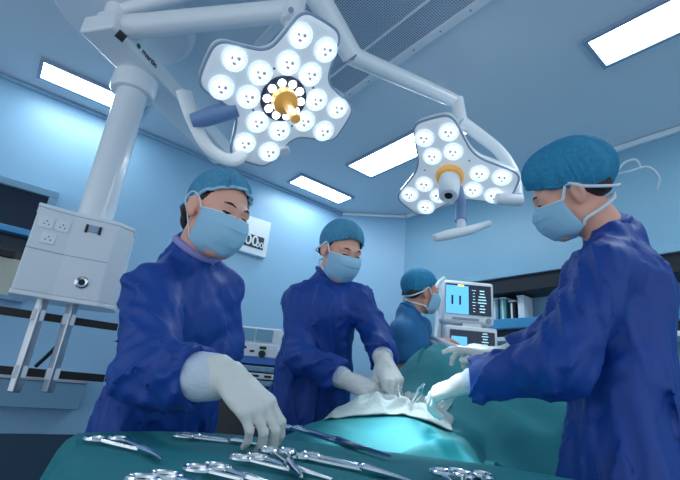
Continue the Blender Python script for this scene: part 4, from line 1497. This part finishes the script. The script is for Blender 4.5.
def hand_prims(v, wr, fd, dorsal, side, curl, k=0.007, s=1.0, thick=0.0):
    R = hand_frame(fd, dorsal)
    th = thick

    def l(p):
        return wr + R @ (np.array([p[0], p[1] * side, p[2]]) * s)
    v.cap(l((-0.03, 0, 0)), l((0.02, 0, 0)), 0.026 * s + th, 0.027 * s + th, 0.02, flat=(R[:, 1], 1.12, 0.82))
    bases = [(.090, .029, -.001), (.094, .008, .002), (.089, -.0125, .001), (.080, -.031, -.003)]
    for (x, y, z) in bases:
        v.cap(l((.012, y * .55, 0)), l((x, y, z)), 0.0145 * s + th, 0.0118 * s + th, 0.014)
    v.ell(l((.05, 0, -.005)), np.array([.046, .037, .015]) * s + th, R, 0.014)
    v.ell(l((.038, .024, -.013)), np.array([.032, .018, .016]) * s + th, R, 0.016)
    lens = [(.044, .026, .021), (.049, .030, .022), (.045, .028, .022), (.035, .021, .019)]
    rad = [.0098, .0102, .0097, .0085]
    sub = Vol(v.x, v.y, v.z)
    sub.d = np.full_like(v.d, 1.0)
    for i in range(4):
        p = np.array(bases[i])
        a = 0.0
        spread = curl['spread'] * (1.5 - i)
        r0 = rad[i]
        for q in range(3):
            a += math.radians(curl['f'][i][q])
            d = np.array([math.cos(a) * math.cos(spread), math.cos(a) * math.sin(spread), -math.sin(a)])
            p2 = p + d * lens[i][q]
            sub.cap(l(p), l(p2), (r0 - q * .0009) * s + th, (r0 - (q + 1) * .0009) * s + th, 0.0035)
            p = p2
    t = curl['t']
    sub.cap(l((.022, .024, -.010)), l(t[0]), .0150 * s + th, .0122 * s + th, 0.006)
    sub.cap(l(t[0]), l(t[1]), .0122 * s + th, .0108 * s + th, 0.004)
    sub.cap(l(t[1]), l(t[2]), .0108 * s + th, .0088 * s + th, 0.004)
    hgt = np.maximum(k - np.abs(v.d - sub.d), 0) / k
    v.d = np.minimum(v.d, sub.d) - hgt * hgt * k / 4
    return l


def glove(body, wr, fd, dorsal, side, curl, arm_dir, s=1.0, seed=3, cuff_len=0.06, h=0.0026, reach=0.055):
    c = np.asarray(wr) + nrm(fd) * 0.06
    R_ = 0.16
    v = Vol(axis_grid(c[0] - R_, c[0] + R_, h), axis_grid(c[1] - R_, c[1] + R_, h), axis_grid(c[2] - R_, c[2] + R_, h))
    hand_prims(v, np.asarray(wr), fd, dorsal, side, curl, s=s, thick=0.0008)
    ad = nrm(arm_dir)
    v.cap(wr - ad * reach, wr + ad * 0.004, 0.037, 0.029, 0.012)
    v.cap(wr - ad * (reach + 0.003), wr - ad * reach, 0.0395, 0.0395, 0.004)
    v.folds([(wr - ad * reach, wr + nrm(fd) * 0.02, 0.05, 0.0022, 45, 18, 4, seed), (wr + nrm(fd) * 0.02, wr + nrm(fd) * 0.09, 0.06, 0.0011, 26, 26, 2, seed + 1), (wr + nrm(fd) * 0.09, wr + nrm(fd) * 0.16, 0.07, 0.0006, 40, 40, 0, seed + 2)], band=0.01)
    gl = obj('glove', v.mesh(1), M['glove'], body)
    return gl


def view_R(P, f, u):                   # head frame from what the face and the crown point at, in the view's right/up/towards axes
    b, r, up = view_axes(P)
    F_ = nrm(f[0] * r + f[1] * up + f[2] * b)
    U_ = u[0] * r + u[1] * up + u[2] * b
    U_ = nrm(U_ - F_ * (U_ @ F_))
    return np.stack([np.cross(F_, U_), F_, U_], 1)


REST = {'spread': 0.06, 'f': [(30, 35, 20), (34, 38, 22), (38, 40, 24), (42, 40, 24)], 't': [(.056, .046, -.018), (.084, .052, -.026), (.108, .048, -.034)]}
PINCH = {'spread': 0.03, 'f': [(38, 42, 22), (44, 46, 26), (52, 50, 30), (58, 50, 30)], 't': [(.054, .043, -.026), (.084, .040, -.044), (.108, .030, -.056)]}
GRIP = {'spread': 0.03, 'f': [(34, 52, 30), (46, 58, 36), (56, 62, 38), (62, 62, 38)], 't': [(.052, .044, -.026), (.080, .038, -.046), (.100, .024, -.060)]}

POINT = {'spread': 0.02, 'f': [(20, 36, 22), (28, 46, 28), (36, 52, 32), (42, 52, 32)], 't': [(.054, .038, -.028), (.082, .030, -.044), (.106, .018, -.052)]}

# ---- the nurse at the left, reaching over the tray
hd = W(218, 212, 1.13)
J = dict(head=hd, neck=W(190, 262, 1.20), shR=W(152, 291, 1.10), shL=W(220, 290, 1.32), chest=W(180, 318, 1.24), pelvis=W(158, 430, 1.38),
         elR=W(150, 375, 0.97), wrR=W(224, 377, 0.85), elL=W(222, 345, 1.33), wrL=W(200, 372, 1.2), ties='loop', fullR=1.12, slv=0.09, hidden='L',
         cap=dict(front=0.050, back=-0.055, puff=0.008, bulge=0.004, bun=(0.0, -0.105, -0.04), band=True), collar=0.3, collar_m=M['lav'])
J['pelvis'][2] = 0.93
nurse, RhN, hlN = person('person in navy gown and banded mesh cap reaching for instruments on the tray', J, view_R(hd, (0.54, -0.12, 0.82), (0.42, 0.90, 0.0)), M['gown'], M['skin'], M['cap'], seed=3, head_s=0.93)
fdN = nrm(W(264, 416, 0.82) - J['wrR'])
b, r_, u_ = view_axes(J['wrR'])
adN = nrm(J['wrR'] - J['elR'])
glove(nurse, J['wrR'] + adN * 0.012, fdN, 0.75 * b + 0.30 * r_ + 0.75 * u_, 1, {'spread': 0.05, 'f': [(28, 40, 22), (32, 42, 24), (34, 42, 24), (36, 40, 24)], 't': [(.056, .046, -.022), (.084, .050, -.036), (.104, .044, -.052)]}, adN, 0.94, 5, reach=0.03)
obj('sleeve_cuff', G().tube([J['wrR'] - adN * 0.105, J['wrR'] - adN * 0.07, J['wrR'] - adN * 0.02, J['wrR'] + adN * 0.0], [0.047, 0.048, 0.043, 0.037], 28), M['cuff'], nurse)
adL = nrm(J['wrL'] - J['elL'])
glove(nurse, J['wrL'], (-0.2, -0.9, 0.1), (0, 0, 1), -1, REST, adL, 0.9, 6, h=0.004)
obj('bun_cover', G().tube(spline([hlN(0.03, -0.145, -0.01), hlN(0.0, -0.155, -0.03), hlN(-0.035, -0.14, -0.02), hlN(-0.045, -0.115, 0.0)], 6), [0.012] * 6 + [0.018] * 8 + [0.014] * 5, 12), M['capd'], nurse)
obj('neck_tie', G().tube(spline([hlN(-0.05, -0.09, -0.085), hlN(-0.07, -0.12, -0.10), hlN(-0.08, -0.16, -0.125), hlN(-0.06, -0.19, -0.15)], 6), 0.006, 8), M['tie'], nurse)

# ---- the surgeon in the middle
hd = W(341, 251, 1.85)
J = dict(head=hd, neck=W(325, 284, 1.92), shR=W(296, 300, 1.90), shL=W(358, 300, 1.86), chest=W(322, 312, 1.90), pelvis=W(306, 420, 2.0),
         elR=W(301, 358, 1.78), wrR=W(349, 381, 1.62), elL=W(377, 336, 1.82), wrL=W(384, 362, 1.63), ties='low',
         cap=dict(front=0.04, back=-0.07, puff=0.019, bulge=0.008), mask_m=M['mask'])
J['pelvis'][2] = 0.95
surg, RhM, hlM = person('person in a navy gown and white gloves working over the patient, standing in the middle', J, view_R(hd, (0.50, -0.22, 0.84), (0.30, 0.94, 0.12)), M['gown'], M['skin'], M['cap'], seed=11)
b, r_, u_ = view_axes(J['wrR'])
adR = nrm(J['wrR'] - J['elR'])
glove(surg, J['wrR'], nrm(W(389, 394, 1.54) - J['wrR']), 0.6 * b + 0.8 * u_ - 0.1 * r_, 1, PINCH, adR, 1.06, 7)
obj('sleeve_cuff', G().tube([J['wrR'] - adR * 0.07, J['wrR'] - adR * 0.02], [0.043, 0.037], 24), M['cuff'], surg)
adL = nrm(J['wrL'] - J['elL'])
glove(surg, J['wrL'], nrm(W(400, 397, 1.52) - J['wrL']), 0.85 * b + 0.3 * u_ + 0.3 * r_, -1, PINCH, adL, 1.06, 8)
obj('sleeve_cuff', G().tube([J['wrL'] - adL * 0.07, J['wrL'] - adL * 0.02], [0.043, 0.037], 24), M['cuff'], surg)

# ---- the surgeon at the right, in profile
hd = W(569, 191, 1.15)
J = dict(head=hd, neck=W(614, 238, 1.17), shL=W(610, 270, 1.05), shR=W(588, 272, 1.33), chest=W(618, 290, 1.17), pelvis=W(622, 470, 1.16),
         elL=W(558, 366, 1.06), wrL=W(463, 384, 1.24), elR=W(548, 345, 1.40), wrR=W(500, 356, 1.45), ties='low', fullL=1.18,
         cap=dict(front=0.022, back=-0.06, puff=0.026, bulge=0.014, fbulge=0.012), collar=0.12)
J['pelvis'][2] = 0.94
rs, RhR, hlR = person('person in a navy gown seen in profile at the right, leaning over the patient', J, view_R(hd, (-0.86, -0.46, 0.10), (-0.42, 0.88, 0.05)), M['gown'], M['skin'], M['capd'], seed=21)
b, r_, u_ = view_axes(J['wrL'])
adL = nrm(J['wrL'] - J['elL'])
glove(rs, J['wrL'], nrm(W(412, 398, 1.36) - J['wrL']), 0.45 * b + 0.85 * u_, -1, POINT, adL, 0.96, 9)
obj('sleeve_cuff', G().tube([J['wrL'] - adL * 0.075, J['wrL'] - adL * 0.02], [0.046, 0.037], 24), M['cuff'], rs)
adR = nrm(J['wrR'] - J['elR'])
glove(rs, J['wrR'], nrm(W(468, 347, 1.5) - J['wrR']), 0.3 * b + 0.9 * u_, 1, {'spread': 0.10, 'f': [(4, 20, 12), (30, 35, 20), (45, 45, 20), (50, 45, 20)], 't': [(.056, .046, -.018), (.084, .052, -.026), (.108, .048, -.034)]}, adR, 1.0, 10)
obj('tie_tail', G().tube(spline([hlR(0.0, -0.125, -0.012), hlR(-0.01, -0.155, -0.02), hlR(-0.01, -0.20, -0.03), hlR(0.0, -0.215, -0.07), hlR(0.01, -0.20, -0.10)], 8), 0.0032, 6), M['tie'], rs)
obj('tie_tail', G().tube(spline([hlR(0.0, -0.125, -0.012), hlR(0.02, -0.16, 0.005), hlR(0.02, -0.19, 0.0), hlR(0.03, -0.195, -0.03)], 8), 0.0032, 6), M['tie'], rs)

# ---- the anaesthetist in the background
hd = W(421, 291, 2.55)
J = dict(head=hd, neck=W(408, 314, 2.55), shR=W(402, 332, 2.43), shL=W(420, 328, 2.70), chest=W(408, 342, 2.57), pelvis=W(402, 420, 2.58),
         elR=W(404, 372, 2.46), wrR=W(425, 391, 2.42), elL=W(420, 352, 2.78), wrL=W(436, 341, 2.66), ties='high',
         hdR=np.array([1, 0.1, -0.1]), dorsalR=np.array([0, 0, 1]), curlR=REST, hdL=np.array([0.95, 0.1, 0.15]), dorsalL=np.array([0, 0, 1]), curlL=REST,
         cap=dict(front=0.04, back=-0.055, puff=0.010, bulge=0.008), collar=0.15)
J['pelvis'][2] = 0.93
an_p, RhA, hlA = person('person in a teal short-sleeved scrub top and blue cap facing the patient monitor', J, view_R(hd, (0.86, -0.10, -0.45), (-0.02, 1.0, 0.05)), M['scrub'], M['skin2'], M['capd'], sleeve='short', seed=31, gown_folds=0.007)

# ---- forceps held in the gloved hands
def forceps(label, p, q, gap=0.007):
    p, q = np.asarray(p), np.asarray(q)
    x = nrm(q - p)
    y = nrm(np.cross(x, CAM - p))
    t = thing('forceps', label, 'forceps', tuple(q), 'forceps held over the white cloth')
    for e in (-1, 1):
        obj('arm', G().tube(spline([p, p * 0.6 + q * 0.4 + y * e * gap, q + y * e * 0.0012], 6), [0.0036] * 7 + [0.0034, 0.003, 0.0028, 0.0024, 0.002, 0.0016][:6], 8), M['steel'], t)
    return t


forceps('steel forceps in the middle surgeons right hand touching the white cloth', W(382, 390, 1.545), W(397, 405, 1.48))
forceps('steel forceps in the middle surgeons left hand touching the white cloth', W(399, 385, 1.53), W(404, 405, 1.48))
forceps('steel forceps in the right surgeons gloved hand', W(424, 384, 1.38), W(412, 404, 1.42))
